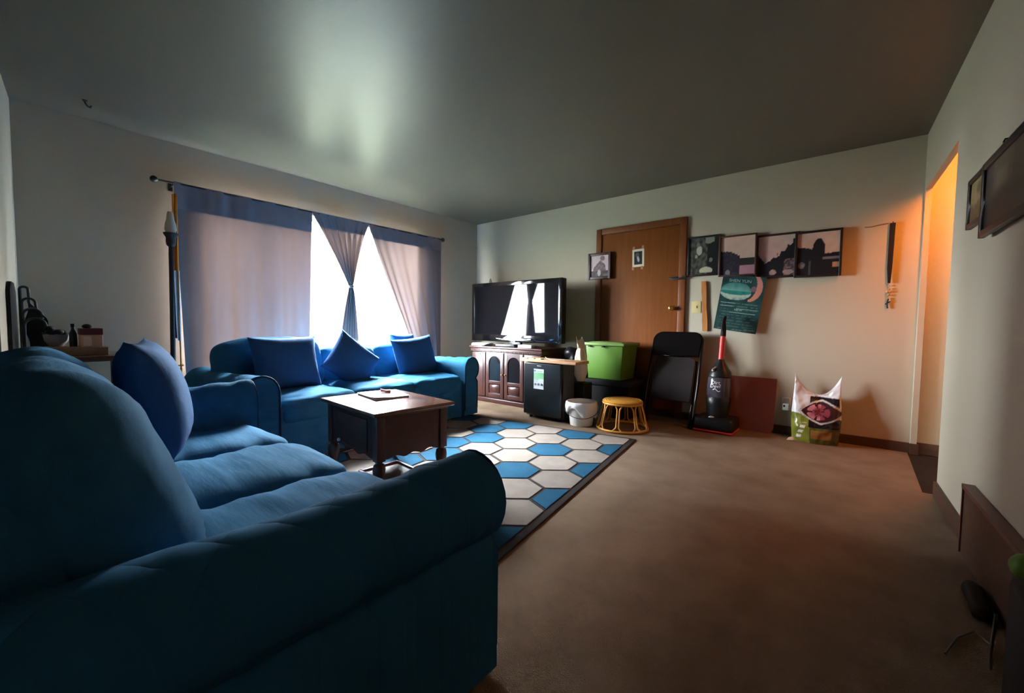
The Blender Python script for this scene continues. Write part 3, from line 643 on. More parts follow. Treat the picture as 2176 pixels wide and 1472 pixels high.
bm = B(); tube(bm, [(1.98, -1.02, FZ+.062), (2.00, -1.02, FZ+.048), (2.05, -1.03, FZ+.0365), (2.12, -1.03, FZ+.0365), (2.17, -1.02, FZ+.042), (2.20, -1.01, FZ+.05), (2.18, -0.97, FZ+.0365)], 0.0035, 6); single('white_string', bm, white, 'short curled white string lying on the wooden board', 'string')
for k in range(3):
    bm = B(); box(bm, (1.70+.09*k, -1.05, FZ+.0325), (1.77+.09*k, -1.0, FZ+.042), .002, Rz(0)); single('wood_scrap', bm, mat('pale_scrap', (0.7, 0.55, 0.42), .5), ['leftmost', 'middle', 'rightmost'][k]+' pale scrap of wood on the left end of the board', 'scrap', 'wood scraps on the board')
# ------------------------------------------------------------------ bucket, stool
bk = thing('bucket', 'white plastic bucket lined with a bag, beside the mini fridge', 'bucket', (2.358, -0.93, 0))
bm = B(); lathe(bm, [(0, 0.001), (0.108, 0.001), (0.135, 0.215), (0.140, 0.222), (0.134, 0.226), (0.106, 0.01), (0, 0.01)], (2.358, -0.93), 28); part('pail', bm, white, bk)
bm = B()
def f(u, v):
    a = u*2*PI; drop = 0.10 + 0.035*math.sin(a*2+2.0) + 0.02*math.sin(a*5)
    if v < 0.25: r = 0.124+0.02*v/0.25; z = 0.205+0.03*v/0.25
    else:
        s = (v-.25)/.75; r = 0.148 + 0.012*math.sin(s*PI) + 0.007*math.sin(a*9+s*3)*s + 0.004*noise.noise(Vector((math.cos(a)*4, math.sin(a)*4, s*3))); z = 0.235 - drop*s*1.15
    return Vector((2.358+r*math.cos(a), -0.93+r*math.sin(a), z))
grid(bm, f, 64, 14, closeu=True); part('bag_liner', bm, liner, bk)
bm = B(); tube(bm, [(2.358+0.163*math.cos(a+0.55), -0.93+0.163*math.sin(a+0.55), 0.165-0.075*abs(math.sin(a))) for a in [PI*0.98+PI*1.04*i/18 for i in range(19)]], 0.0028, 6); part('handle', bm, iron, bk, 'thin wire handle')
st = thing('stool', 'low round rattan stool on the carpet at the far end of the rug', 'stool', (2.725, -0.80, 0))
SX, SY, SZ = 2.725, -0.80, 0.268
bm = B(); lathe(bm, [(0, SZ-.022), (0.165, SZ-.022), (0.183, SZ-.014), (0.186, SZ-.004), (0.174, SZ+.006), (0.10, SZ+.012), (0, SZ+.012)], (SX, SY), 36); part('seat', bm, rattan, st)
for k in range(17):
    bm = B(); x = -0.16+0.02*k; h = math.sqrt(max(0.0001, 0.172**2-x*x))
    tube(bm, [(SX+x*.8-h*s*.6, SY+h*s*.8+x*.6, SZ+.0085-0.009*s*s) for s in (-1, -.75, -.4, 0, .4, .75, 1)], 0.0055, 6); part('cane_strip', bm, rattan, st)
bm = B(); tube(bm, [(SX+0.178*math.cos(a), SY+0.178*math.sin(a), SZ-.022) for a in [2*PI*i/28 for i in range(28)]], 0.011, 8, closed=True); part('top_ring', bm, rattan, st)
bm = B(); tube(bm, [(SX+0.232*math.cos(a), SY+0.232*math.sin(a), 0.0125) for a in [2*PI*i/32 for i in range(32)]], 0.012, 8, closed=True); part('bottom_ring', bm, rattan, st)
for k in range(8):
    a = 2*PI*k/8+0.25
    for s in (-1, 1):
        da = s*0.055; bm = B(); pts = []
        for i in range(9):
            q = i/8; r = 0.232-0.058*q; z = 0.02+(SZ-.05)*q
            fl = s*0.12*max(0, (q-0.8)/0.2)**2 + s*0.12*max(0, (0.12-q)/0.12)**2
            pts.append((SX+r*math.cos(a+da+fl), SY+r*math.sin(a+da+fl), z))
        tube(bm, pts, 0.0075, 6); part('leg', bm, rattan, st)
# ------------------------------------------------------------------ bins by the door
gb = thing('storage_bin', 'lime green plastic storage bin with lid standing in front of the door', 'bin', (2.37, -0.32, 0.40))
def taper(bm, x0, x1, y0, y1, z0, z1, ins, bev=0.012):
    vsx = box(bm, (x0, y0, z0), (x1, y1, z1), bev)
    cx, cy = (x0+x1)/2, (y0+y1)/2
    for v in vsx:
        s = 1-ins*(1-(v.co.z-z0)/(z1-z0)); v.co.x = cx+(v.co.x-cx)*s; v.co.y = cy+(v.co.y-cy)*s
bm = B(); taper(bm, 2.14, 2.575, -0.49, -0.13, 0.40, 0.765, 0.12); part('bin_body', bm, green, gb)
bm = B(); box(bm, (2.12, -0.51, 0.757), (2.595, -0.11, 0.79), 0.010); box(bm, (2.17, -0.46, 0.788), (2.545, -0.16, 0.795), 0.003); part('lid', bm, mat('pale_green_lid', (0.14, 0.235, 0.06), 0.4), gb)
for x in (2.18, 2.34):
    bm = B(); box(bm, (x, -0.514, 0.742), (x+.03, -0.488, 0.757), 0.002); part('latch', bm, black, gb)
bm = B(); taper(bm, 2.16, 2.66, -0.50, -0.05, 0.002, 0.34, 0.10); box(bm, (2.14, -0.52, 0.34), (2.68, -0.03, 0.398), 0.01); single('black_base', bm, blackm, 'black box with a rim under the lime green bin', 'bin')  # black box filling the dark area under the green bin
def lump(bm, c, half, seed, amp=0.03, k=2.6): cushion(bm, c, half, k=k, puff=0.0, n=16, amp=amp, fr=7, seed=seed)
bm = B(); lump(bm, (1.87, -0.29, 0.36), (0.15, 0.15, 0.36), 2.0); single('black_mass', bm, black, 'black rounded mass between the television cabinet and the green bin', 'bag', smooth='all')  # rounded black mass filling the dark area beside the cabinet
bm = B(); box(bm, (2.11, -0.775, 0.002), (2.29, -0.60, 0.378), 0.008); single('black_box', bm, blackm, 'small black box on the floor under the crumpled cream plastic bag', 'box')
t = thing('plastic_bag', 'crumpled cream plastic bag standing between the mini fridge and the green bin', 'bag', (2.20, -0.69, 0.38))
bm = B()
def f(u, v):
    a = u*2*PI; z = 0.39+0.34*v; rr = (0.075*(1-v**3*0.55)*(0.55+0.45*min(1, v*4)))
    p = Vector((2.20+rr*math.cos(a)*0.95, -0.69+rr*0.85*math.sin(a), z)); k = 0.014*noise.noise(p*16)+0.01*math.sin(a*6+v*3)*v
    return p + Vector((math.cos(a)*k, math.sin(a)*k, 0))
rows = grid(bm, f, 30, 16, closeu=True); bm.faces.new([r[0] for r in rows]); part('bag_body', bm, mat('cream_bag', (0.62, 0.53, 0.38), 0.45), t)
bm = B(); grid(bm, lambda u, v: Vector((2.195+0.09*(u-.5)*(1-0.5*abs(v-.5))-0.03*v, -0.69+0.03*math.sin(u*7+v*2), 0.70+0.135*v+0.02*math.sin(u*8))), 14, 8); part('bag_handle', bm, mat('cream_bag', (0.62, 0.53, 0.38), 0.45), t)
# ------------------------------------------------------------------ folding chair leaning on the door
fc = thing('folding_chair', 'folded black metal folding chair leaning against the door', 'chair', (3.0, -0.35, 0))
ly = Vector((0, 0.30, 0.905)).normalized(); CH = 0.955
mch = sheet_matrix((2.745, -0.40, 0.003), (1, 0, 0), ly)
cb = mat('chair_enamel', (0.004, 0.003, 0.003), 0.16, 0.3, coat=0.1)
def cp(x, y, z=0): return mch @ Vector((x, y, z))
w0 = 0.505
pts = [cp(0.012, 0.0), cp(0.004, 0.4), cp(0.012, 0.78)] + [cp(0.10+0.088*math.cos(a), 0.86+0.088*math.sin(a)) for a in [PI-i*PI/16 for i in range(9)]] + [cp(w0-0.10+0.088*math.cos(a), 0.86+0.088*math.sin(a)) for a in [PI/2-i*PI/16 for i in range(9)]] + [cp(w0-.012, 0.78), cp(w0-0.004, 0.4), cp(w0-.012, 0)]
bm = B(); tube(bm, pts, 0.0125, 10); part('front_leg_frame', bm, cb, fc)
pts2 = [cp(0.045, 0.0, -0.03), cp(0.045, 0.66, -0.03), cp(w0-.045, 0.66, -0.03), cp(w0-.045, 0.0, -0.03)]
bm = B(); tube(bm, pts2, 0.011, 10); part('rear_leg_frame', bm, cb, fc)
def rr_panel(x0, x1, y0, y1, r_top, z0, z1, bulge):
    bm = B(); n = 10; ol = [(x0, y0), (x1, y0)] + [(x1-r_top+r_top*math.cos(a), y1-r_top+r_top*math.sin(a)) for a in [i*PI/2/n for i in range(n+1)]] + [(x0+r_top+r_top*math.cos(a), y1-r_top+r_top*math.sin(a)) for a in [PI/2+i*PI/2/n for i in range(n+1)]]
    prism(bm, [(x, y, z0) for x, y in ol], (0, 0, z1-z0)); es = [e for e in bm.edges if all(v.co.z > z1-1e-5 for v in e.verts)] if z1 > z0 else []
    bmesh.ops.bevel(bm, geom=es, offset=bulge, segments=3, affect='EDGES'); bm.transform(mch); return bm
part('back_panel', rr_panel(0.02, w0-.02, 0.70, 0.94, 0.085, -0.008, 0.018, 0.010), cb, fc)
part('seat_panel', rr_panel(0.055, w0-.055, 0.245, 0.69, 0.05, -0.014, 0.006, 0.006), mat('chair_seat_enamel', (0.018, 0.011, 0.011), 0.5, 0.3), fc)
bm = B(); tube(bm, [cp(0.012, 0.13), cp(w0-.012, 0.13)], 0.009, 8); part('crossbar', bm, cb, fc)
for x in (0.012, w0-.012):
    bm = B(); tube(bm, [cp(x, -0.002), cp(x, 0.03)], 0.016, 10); part('foot_cap', bm, blackm, fc)
# ------------------------------------------------------------------ upright vacuum cleaner
vc = thing('vacuum_cleaner', 'upright black vacuum cleaner with a red tube standing by the far wall', 'vacuum cleaner', (3.42, -0.30, 0))
VX, VY = 3.425, -0.26
bm = B(); taper(bm, VX-.165, VX+.165, -0.42, -0.13, 0.02, 0.135, -0.05, 0.03); part('nozzle', bm, black, vc)
bm = B(); box(bm, (VX-.168, -0.428, 0.006), (VX+.168, -0.13, 0.024), 0.006); part('bumper', bm, mat('red_plastic', (0.50, 0.03, 0.03), 0.35, 0.4), vc)
vlean = lambda z: VY+0.12*(z-0.1)
def vsec(z, rx, ry, n=22): return [Vector((VX+rx*1.12*math.cos(2*PI*k/n), vlean(z)+ry*math.sin(2*PI*k/n), z)) for k in range(n)]
def loft(bm, secs):
    rows = [[bm.verts.new(p) for p in s] for s in secs]; n = len(rows[0])
    for a, b in zip(rows[:-1], rows[1:]):
        for k in range(n): bm.faces.new((a[k], a[(k+1) % n], b[(k+1) % n], b[k]))
    bm.faces.new(list(reversed(rows[0]))); bm.faces.new(rows[-1])
bm = B(); loft(bm, [vsec(z, rx, ry) for z, rx, ry in ((0.11, .07, .07), (0.15, .085, .08), (0.25, .092, .085), (0.30, .096, .088), (0.31, .09, .08), (0.50, .085, .078), (0.505, .092, .085), (0.545, .086, .08), (0.59, .06, .06), (0.64, .034, .034), (0.665, .026, .026))]); part('body', bm, black, vc)
bm = B(); loft(bm, [vsec(z, rx, ry) for z, rx, ry in ((0.312, .0, .0), (0.313, .088, .082), (0.33, .094, .088), (0.48, .092, .086), (0.497, .086, .08), (0.498, 0, 0))]); part('dust_bin', bm, mat('smoked_plastic', (0.055, 0.05, 0.065), 0.16, 0.5), vc)
bm = B(); tube(bm, [(VX, vlean(.655), .655), (VX+.004, vlean(.885), .885)], 0.024, 14); part('red_tube', bm, mat('red_tube', (0.52, 0.035, 0.03), 0.4, 0.4), vc)
bm = B(); tube(bm, [(VX+.004, vlean(.88), .88), (VX+.006, vlean(.96), .96), (VX+.008, vlean(1.0)-.02, 1.02), (VX+.010, vlean(1.0)+.02, 1.068)], [.025, .022, .016, .013], 12); tube(bm, [(VX+.006, vlean(.93)-.02, .93), (VX+.006, vlean(.95)-.06, .97), (VX+.01, vlean(1.0)-.05, 1.03), (VX+.01, vlean(1.0)+.0, 1.06)], .010, 8); part('handle', bm, blackm, vc)
bm = B(); tube(bm, [(VX-.06, vlean(.55)-.045, .556), (VX-.045, vlean(.55)-.08, .575), (VX-.03, vlean(.58)-.05, .59)], .008, 8); ball(bm, (VX-.045, vlean(.56)-.072, .558), .011, 8); part('latch', bm, chrome, vc)
lw = mat('logo_white', (0.78, 0.78, 0.78), 0.5)
for txt, sz, z in (('Dirt', 0.047, 0.450), ('Devil', 0.047, 0.418)):
    bm = text_bm(txt, sz); bm.transform(Rx(PI/2)); bm.transform(Rz(0.12))
    for v in bm.verts:
        v.co.x *= 0.95; v.co += Vector((VX-.012, 0, z)); dx = (v.co.x-VX)/.1045; v.co.y += vlean(v.co.z) - .0885*math.sqrt(max(0.05, 1-dx*dx)) - .002
    part('logo', bm, lw, vc, 'white lettering', smooth=False)
bm = B(); tube(bm, [(VX-.03+.06*s, vlean(.385)-.089+.006*abs(s-.5), .382+.012*math.sin(s*6)) for s in [i/8 for i in range(9)]], [.007, .0075, .006, .005, .004, .004, .004, .003, .002], 6); part('logo_tail', bm, lw, vc)
bm = B(); ball(bm, (VX-.02, -0.385, 0.14), .02, 10, (1.4, .6, .6)); part('pedal', bm, chrome, vc)
# translucent red board behind it
bm = B(); ol = []
def rc(cx, cz, r, a0): return [(cx+r*math.cos(a0+i*PI/12), cz+r*math.sin(a0+i*PI/12)) for i in range(7)]
ol = rc(3.80, 0.56, 0.06, 0) + rc(3.42, 0.56, 0.06, PI/2) + rc(3.42, 0.06, 0.055, PI) + rc(3.80, 0.06, 0.055, 3*PI/2)
prism(bm, [(x, -0.085+0.105*z/0.62, z-0.004) for x, z in ol], (0, 0.012, 0)); single('plastic_board', bm, mat('dusky_red_plastic', (0.20, 0.065, 0.055), 0.35, 0.4), 'dusky red plastic board with rounded corners leaning on the wall behind the vacuum cleaner', 'board')
# ------------------------------------------------------------------ food bag, outlet
gbg = thing('food_bag', 'standing clear and green plastic food bag with a dark flower label by the far wall', 'bag', (4.16, -0.14, 0))
def bagcol(u, z):
    c = (0.62, 0.61, 0.63)
    if z > 0.40: c = mixc((0.60, 0.59, 0.61), (0.34, 0.31, 0.28), 1.2*max(0, 1-abs(2*u-1.05)*1.25))
    if z < 0.245 - 0.03*u:
        c = mixc((0.13, 0.15, 0.018), (0.25, 0.25, 0.035), noise.noise(Vector((u*9, z*16, 3)))+.5)
        if u > 0.40: c = mixc(c, (0.035, 0.030, 0.010), 0.75)
        if 0.42 < u < 0.85 and 0.045 < z < 0.115: c = (0.22, 0.10, 0.022)
        if abs(u-(0.12+1.0*z)) < 0.05 and math.sin(z*150) > -0.1 and 0.03 < z < 0.17: c = (0.62, 0.62, 0.55)
    if 0.38 < u < 0.97 and 0.135 < z < 0.385: c = (0.012, 0.006, 0.008)
    dx, dy = (u-0.62)/0.41, (z-0.265)/0.085
    e = abs(dx)**1.3+abs(dy)**1.3
    if e < 1.22: c = (0.45, 0.42, 0.42)
    if e < 1:
        c = (0.035, 0.010, 0.012)
        px, py = (u-0.56)*0.33, (z-0.262); r = math.hypot(px, py*1.25); a = math.atan2(py, px)
        if r < 0.078 and abs(math.cos(2.5*a + (0.9 if r < 0.04 else 0))) > 0.25+6*abs(r-(0.022 if r < 0.04 else 0.058)): c = mixc((0.16, 0.018, 0.03), (0.48, 0.17, 0.20), max(0, r*20-.45) if px < 0.015 else 0.12)
    return c
bmf = B(); cl = bmf.loops.layers.float_color.new('print')
def bag(side):
    def f(u, v):
        a = 2*u-1; ztop = 0.40 + 0.17*abs(a)**2.2 + (0.012 if a < 0 else 0); z = ztop*v
        wdt = 0.165*(1+0.06*math.sin(v*5)) ; x = 4.165 + a*wdt + 0.012*(v-.5)*(1 if a > 0 else -1)
        th = 0.085*math.sqrt(max(0, 1-abs(a)**2.4))*(max(0, 1-max(0, (v-.35)/.65)**1.2))*min(1, 0.75+v) + 0.004
        k = 0.010*wr((x, side, z), 14, seed=side*3)
        return Vector((x, -0.135 + side*(th+k*(th > .01)) + 0.05*v - 0.02*(1-v), z+0.002))
    return f
for side in (-1, 1):
    rows = grid(bmf, bag(side), 90, 100)
    for i, row in enumerate(rows):
        for j, v in enumerate(row):
            for l in v.link_loops: l[cl] = (*bagcol(i/89, v.co.z), 1)
part('bag_body', bmf, print_mat('bag_print', 0.25, 0.5), gbg)
bm = B(); prism(bm, [(4.02, -0.20, 0.003), (3.975, -0.23, 0.003), (3.985, -0.205, 0.02), (4.02, -0.185, 0.03)], (0.01, 0.01, 0.004)); part('bag_corner', bm, liner, gbg)
ou = thing('wall_outlet', 'cream wall outlet with a plugged in adapter left of the food bag', 'outlet', (3.935, 0, 0.25))
bm = B(); box(bm, (3.90, -0.006, 0.22), (3.975, 0, 0.34), 0.003); part('plate', bm, mat('cream_plate', (0.55, 0.50, 0.40), 0.5), ou)
bm = B(); box(bm, (3.915, -0.05, 0.225), (3.965, -0.006, 0.285), 0.008); ad = part('adapter', bm, white, ou)
bm = B(); box(bm, (3.922, -0.052, 0.255), (3.934, -0.048, 0.275), 0.001); part('prong_slot', bm, blackm, ad)
bm = B(); box(bm, (3.922, -0.012, 0.30), (3.958, -0.005, 0.33), 0.004); part('socket', bm, mat('tan_socket', (0.36, 0.28, 0.20), 0.5), ou)
# ------------------------------------------------------------------ pictures on the far wall
def picture(label, x0, x1, z0, z1, fcol, func, thick=0.022, y=0.0, fw_=0.018, group='framed pictures on the far wall', lean=0.02, mroot=None):
    t = thing('framed_picture', label, 'picture', ((x0+x1)/2, y, z0), 0, group)
    fm = mat('frame_%s' % ('_'.join('%d' % (c*1000) for c in fcol)), fcol, 0.4, 0.4)
    bm = B()
    for lo, hi in (((x0, y-thick, z0), (x0+fw_, y, z1)), ((x1-fw_, y-thick, z0), (x1, y, z1)), ((x0+fw_, y-thick, z1-fw_), (x1-fw_, y, z1)), ((x0+fw_, y-thick, z0), (x1-fw_, y, z0+fw_))): box(bm, lo, hi, 0.003)
    part('frame', bm, fm, t)
    bm = photo_bm(x1-x0-2*fw_, z1-z0-2*fw_, func, 44, sheet_matrix((x0+fw_, y-thick*0.45, z0+fw_), (1, 0, 0), (0, 0, 1)))
    part('photograph', bm, print_mat('photo_print', 0.35, 0.3), t); return t
def nz(u, v, s, k=0): return noise.noise(Vector((u*s+k, v*s, k*3.1)))
def ph1(u, v):
    c = mixc((0.02, 0.022, 0.018), (0.10, 0.10, 0.085), nz(u, v, 9)+.4)
    if u > 0.62: c = (0.012, 0.012, 0.012)
    if math.hypot((u-.34)/.10, (v-.66)/.13) < 1: c = (0.36, 0.36, 0.29)
    if math.hypot((u-.30)/.06, (v-.82)/.06) < 1: c = (0.15, 0.14, 0.12)
    if 0.55 < u < 0.85 and v > 0.82+0.3*abs(u-.66): c = (0.2, 0.2, 0.17)
    if math.hypot((u-.24)/.05, (v-.50)/.05) < 1: c = (0.25, 0.25, 0.2)
    if math.hypot((u-.58)/.22, (v-.10)/.10) < 1 and v > 0.04: c = (0.42, 0.38, 0.28)
    if math.hypot((u-.74)/.06, (v-.38)/.06) < 1: c = (0.13, 0.14, 0.13)
    return c
def sky(u, v, c=(0.42, 0.28, 0.22)): return mixc(c, (0.52, 0.36, 0.30), v+nz(u, v, 6)*.3)
def ph2(u, v):
    c = sky(u, v)
    if v < 0.42: c = (0.02, 0.018, 0.02)
    if v < 0.24 and u > 0.45-0.1*(.24-v): c = (0.30, 0.15, 0.19)
    if v < 0.64 - 0.5*max(0, u-.1)**1.6 + 0.03*nz(u, v, 20) and u < .58: c = mixc((0.018, 0.016, 0.024), (0.06, 0.05, 0.07), nz(u, v, 14))
    if math.hypot((u-.22)/.07, (v-.06)/.08) < 1: c = (0.16, 0.15, 0.17)
    return c
def ph3(u, v):
    c = sky(u, v, (0.36, 0.22, 0.24))
    h = 0.55 - 1.1*u if u < .18 else 0.34 + 0.75*max(0, u-.30) + 0.10*nz(u, v, 11)
    if v < max(h, 0.38*(u > .2)): c = (0.012, 0.011, 0.013)
    if u > .9 and v < .9: c = (0.015, 0.013, 0.015)
    if math.hypot((u-.22)/.05, (v-.42)/.08) < 1: c = (0.30, 0.27, 0.28)
    if u > .68 and v < .42 and u < .96: c = mixc((0.03, 0.02, 0.022), (0.26, 0.15, 0.16), nz(u, v, 18)+.3)
    if math.hypot((u-.40)/.09, (v-.09)/.07) < 1 or math.hypot((u-.80)/.14, (v-.09)/.06) < 1: c = (0.32, 0.2, 0.18)
    return c
def ph4(u, v):
    c = sky(u, v, (0.38, 0.25, 0.15))
    h = 0.68-0.15*u + .05*nz(u, v, 14) if u < .38 else (0.86-8*(u-.52)**2 if u < .66 else 0.50+.03*nz(u, v, 12))
    if v < h: c = (0.012, 0.011, 0.014)
    if u > .62 and .36 < v < .42: c = (0.12, 0.12, 0.15)
    if math.hypot((u-.12)/.08, (v-.24)/.08) < 1: c = mixc((0.2, 0.2, 0.21), (0.04, 0.04, 0.04), nz(u, v, 20)+.3)
    if .30 < u < .34 and v < .34: c = (0.07, 0.07, 0.07)
    if u > .84 and .16 < v < .28: c = (0.32, 0.18, 0.10)
    return c
kf = (0.012, 0.010, 0.010)
picture('black framed dim garden photograph, directly right of the door casing', 3.034, 3.345, 1.478, 1.876, kf, ph1, y=-0.001)
picture('brown framed sunset photograph, second right of the door, poster below it', 3.340, 3.660, 1.455, 1.842, (0.055, 0.02, 0.012), ph2, thick=0.030, y=-0.026, fw_=0.014)
picture('dark framed photograph of trees at dusk, third right of the door', 3.650, 3.985, 1.420, 1.818, (0.03, 0.015, 0.012), ph3, y=-0.001)
picture('black framed landscape photograph, farthest right of the row on the far wall', 3.955, 4.285, 1.408, 1.803, kf, ph4, thick=0.030, y=-0.026)
def ph5(u, v):
    c = (0.52, 0.40, 0.42)
    if abs(u-.5) < .38*(1-.3*v) and v < .78-.9*abs(u-.55) + .04*nz(u, v, 9): c = mixc((0.08, 0.05, 0.055), (0.2, 0.14, 0.15), nz(u, v, 9)+.4)
    if math.hypot((u-.66)/.13, (v-.86)/.12) < 1: c = (0.16, 0.09, 0.09)
    if v < .28: c = mixc((0.03, 0.02, 0.02), (0.12, 0.08, 0.08), nz(u, v, 7)+.3)
    if math.hypot((u-.48)/.09, (v-.18)/.15) < 1: c = (0.46, 0.38, 0.39)
    return c
picture('small framed photograph of a seated figure overlapping the left door casing', 1.905, 2.196, 1.512, 1.817, (0.045, 0.02, 0.018), ph5, thick=0.028, y=-0.034, fw_=0.030)
def ph6(u, v):
    c = (0.014, 0.014, 0.016)
    if u < .14 or u > .86 or v < .12 or v > .86: return (0.62, 0.54, 0.42)
    if math.hypot((u-.42)/.16, (v-.66)/.15) < 1: c = (0.08, 0.08, 0.085)
    if math.hypot((u-.50-.2*(.45-v))/.09, (v-.44)/.16) < 1: c = (0.42, 0.42, 0.42)
    return c
tp6 = thing('taped_photo', 'small white bordered dark portrait photograph taped to the brown door', 'photograph', (2.507, -0.012, 1.61))
bm = photo_bm(0.135, 0.195, ph6, 30, sheet_matrix((2.440, -0.0145, 1.622), (1, 0, 0.02), (-0.02, 0, 1))); part('print', bm, print_mat('photo_print', 0.35, 0.3), tp6)
tape = mat('tape', (0.36, 0.17, 0.07), 0.35)
for x, z in ((2.452, 1.83), (2.556, 1.835), (2.448, 1.608), (2.55, 1.612)):
    bm = B(); box(bm, (x-.012, -0.0155, z-.018), (x+.012, -0.0125, z+.018)); part('tape', bm, tape, tp6)
# poster, hung askew
po_ = thing('poster', 'dark green show poster hanging askew under the framed pictures', 'poster', (3.53, -0.05, 0.905))
o = Vector((3.313, -0.050, 0.957)); exv = Vector((3.680, -0.050, 0.904))-o; eyv = Vector((3.391, -0.054, 1.475))-o
PW, PHt = exv.length, eyv.length; exn = exv.normalized(); eyn = (eyv-exn*eyv.dot(exn)).normalized()
sh = eyv.dot(exn)/PHt
mp_ = sheet_matrix(o, exn, eyn)
def postcol(u, v):
    c = mixc((0.010, 0.030, 0.030), (0.016, 0.055, 0.050), nz(u, v, 7)+.4)
    if v < .52:
        if abs((v*19) % 1-.5) < .12 and nz(u, v*3, 18, 2) > -0.1 and .08 < u < .92: c = mixc(c, (0.12, 0.22, 0.19), .5)
    dx = (u-.36)/.36; top = .87-.02*dx*dx-.10*dx**4; bot = .56+.05*dx*dx+.06*dx**4
    if abs(dx) < 1 and bot < v < top:
        s = (v-bot)/(top-bot)
        if s > .55: c = mixc((0.03, 0.14, 0.13), (0.11, 0.26, 0.23), (1-s)*2.2+nz(u, v, 10)*.3)
        elif s > .30: c = mixc((0.012, 0.12, 0.12), (0.02, 0.19, 0.15), nz(u, v, 10)+.5)
        else: c = mixc((0.30, 0.37, 0.30), (0.10, 0.20, 0.18), nz(u, v, 16)+.35*(.15-s)*10)
    # pink crescent sleeve at right
    r = math.hypot((u-.68)/.27, (v-.80)/.25); r2 = math.hypot((u-.60)/.22, (v-.82)/.25)
    if r < 1 and r2 > 1 and u > .68: c = mixc((0.46, 0.17, 0.10), (0.40, 0.16, 0.15), v*2-1)
    if math.hypot((u-.76)/.06, (v-.78)/.05) < 1: c = (0.14, 0.09, 0.11)
    return c
bm = photo_bm(PW, PHt, postcol, 70, mp_)
pp = part('poster_sheet', bm, print_mat('photo_print', 0.35, 0.3), po_)
ink = mat('poster_ink', (0.22, 0.34, 0.32), 0.5)
for txt, sz, u, v, nm in (('SHEN YUN', 0.040, .42, .905, 'poster_title'), ('NEW', 0.030, .50, .385, 'poster_word')):
    bm = text_bm(txt, sz, 0.0003); bm.transform(Matrix.Translation((u*PW, v*PHt, 0.0012))); bm.transform(mp_); part(nm, bm, ink, pp, smooth=False)
bm = B()
for k, (u0, u1, v) in enumerate(((.05, .40, .50), (.05, .35, .44), (.45, .95, .405), (.30, .90, .33), (.72, .95, .045))):
    box(bm, (u0*PW, v*PHt, 0.0006), (u1*PW, v*PHt+.004, 0.001), 0, mp_)
part('poster_rules', bm, ink, pp, smooth=False)
# switch, stick, hanging cord, nail
sw = thing('light_switch', 'cream light switch plate on the wall right of the door', 'switch', (3.13, 0, 1.11))
bm = B(); box(bm, (3.088, -0.006, 1.108), (3.178, 0, 1.228), 0.003); part('plate', bm, mat('yellow_cream', (0.52, 0.44, 0.20), 0.5), sw)
bm = B(); box(bm, (3.127, -0.014, 1.158), (3.137, -0.005, 1.182), 0.002); part('toggle', bm, mat('yellow_cream', (0.52, 0.44, 0.20), 0.5), sw)
bm = B(); n = 24
ol = [(-0.024, 1), (0.024, 1), (0.024, .85), (0.02, .5), (0.026, .2), (0.026, .0), (-0.026, 0), (-0.026, .2), (-0.020, .5), (-0.024, .85)]
prism(bm, [(3.20+x+0.028*(1-s) - 0.0, -0.012, 0.925+0.50*s) for x, s in ol], (0, -0.012, 0)); bmesh.ops.bevel(bm, geom=list(bm.edges), offset=0.003, segments=2, affect='EDGES')
tube(bm, [(3.203, 0, 1.40), (3.203, -0.012, 1.40)], 0.003, 6)
single('wooden_stick', bm, mat('amber_wood', (0.33, 0.12, 0.03), 0.35, 0.4, var=((30, 30, 6), (0.45, 0.19, 0.06), 4, .25)), 'flat amber wooden stick hanging on the wall beside the light switch', 'stick')
hc = thing('hanging_strap', 'narrow black strap with a beaded pendant hanging on the far wall near the hall', 'strap', (4.587, -0.012, 1.10))
bm = B(); prism(bm, [(4.572, -0.012, 1.80), (4.606, -0.012, 1.80), (4.600, -0.012, 1.45), (4.594, -0.012, 1.33), (4.578, -0.012, 1.33), (4.570, -0.012, 1.45)], (0, -0.012, 0)); part('strap', bm, blackm, hc)
bm = B(); tube(bm, [(4.59, 0, 1.802), (4.59, -0.03, 1.806)], .004, 6); part('nail', bm, iron, hc)
bm = B()
for k, (dx, z, r) in enumerate(((0, 1.31, .007), (.004, 1.285, .008), (-.006, 1.262, .011), (.008, 1.262, .010), (0, 1.236, .010), (-.004, 1.21, .008))): ball(bm, (4.587+dx, -.014, z), r, 8)
part('beads', bm, mat('tan_bead', (0.42, 0.25, 0.10), .4), hc)
bm = B(); tube(bm, [(4.587, -.014, 1.205), (4.58, -.014, 1.17), (4.585, -.014, 1.13)], .006, 6); tube(bm, [(4.60, -.014, 1.185), (4.57, -.014, 1.165)], .005, 6); part('pendant', bm, iron, hc)
bm = B(); tube(bm, [(4.42, -.004, 1.792), (4.46, -.007, 1.79), (4.52, -.007, 1.80), (4.565, -.008, 1.803)], .004, 6); single('twig', bm, mat('tan_twig', (0.25, 0.14, 0.06), .6), 'thin tan cord tacked to the wall left of the black strap', 'cord')
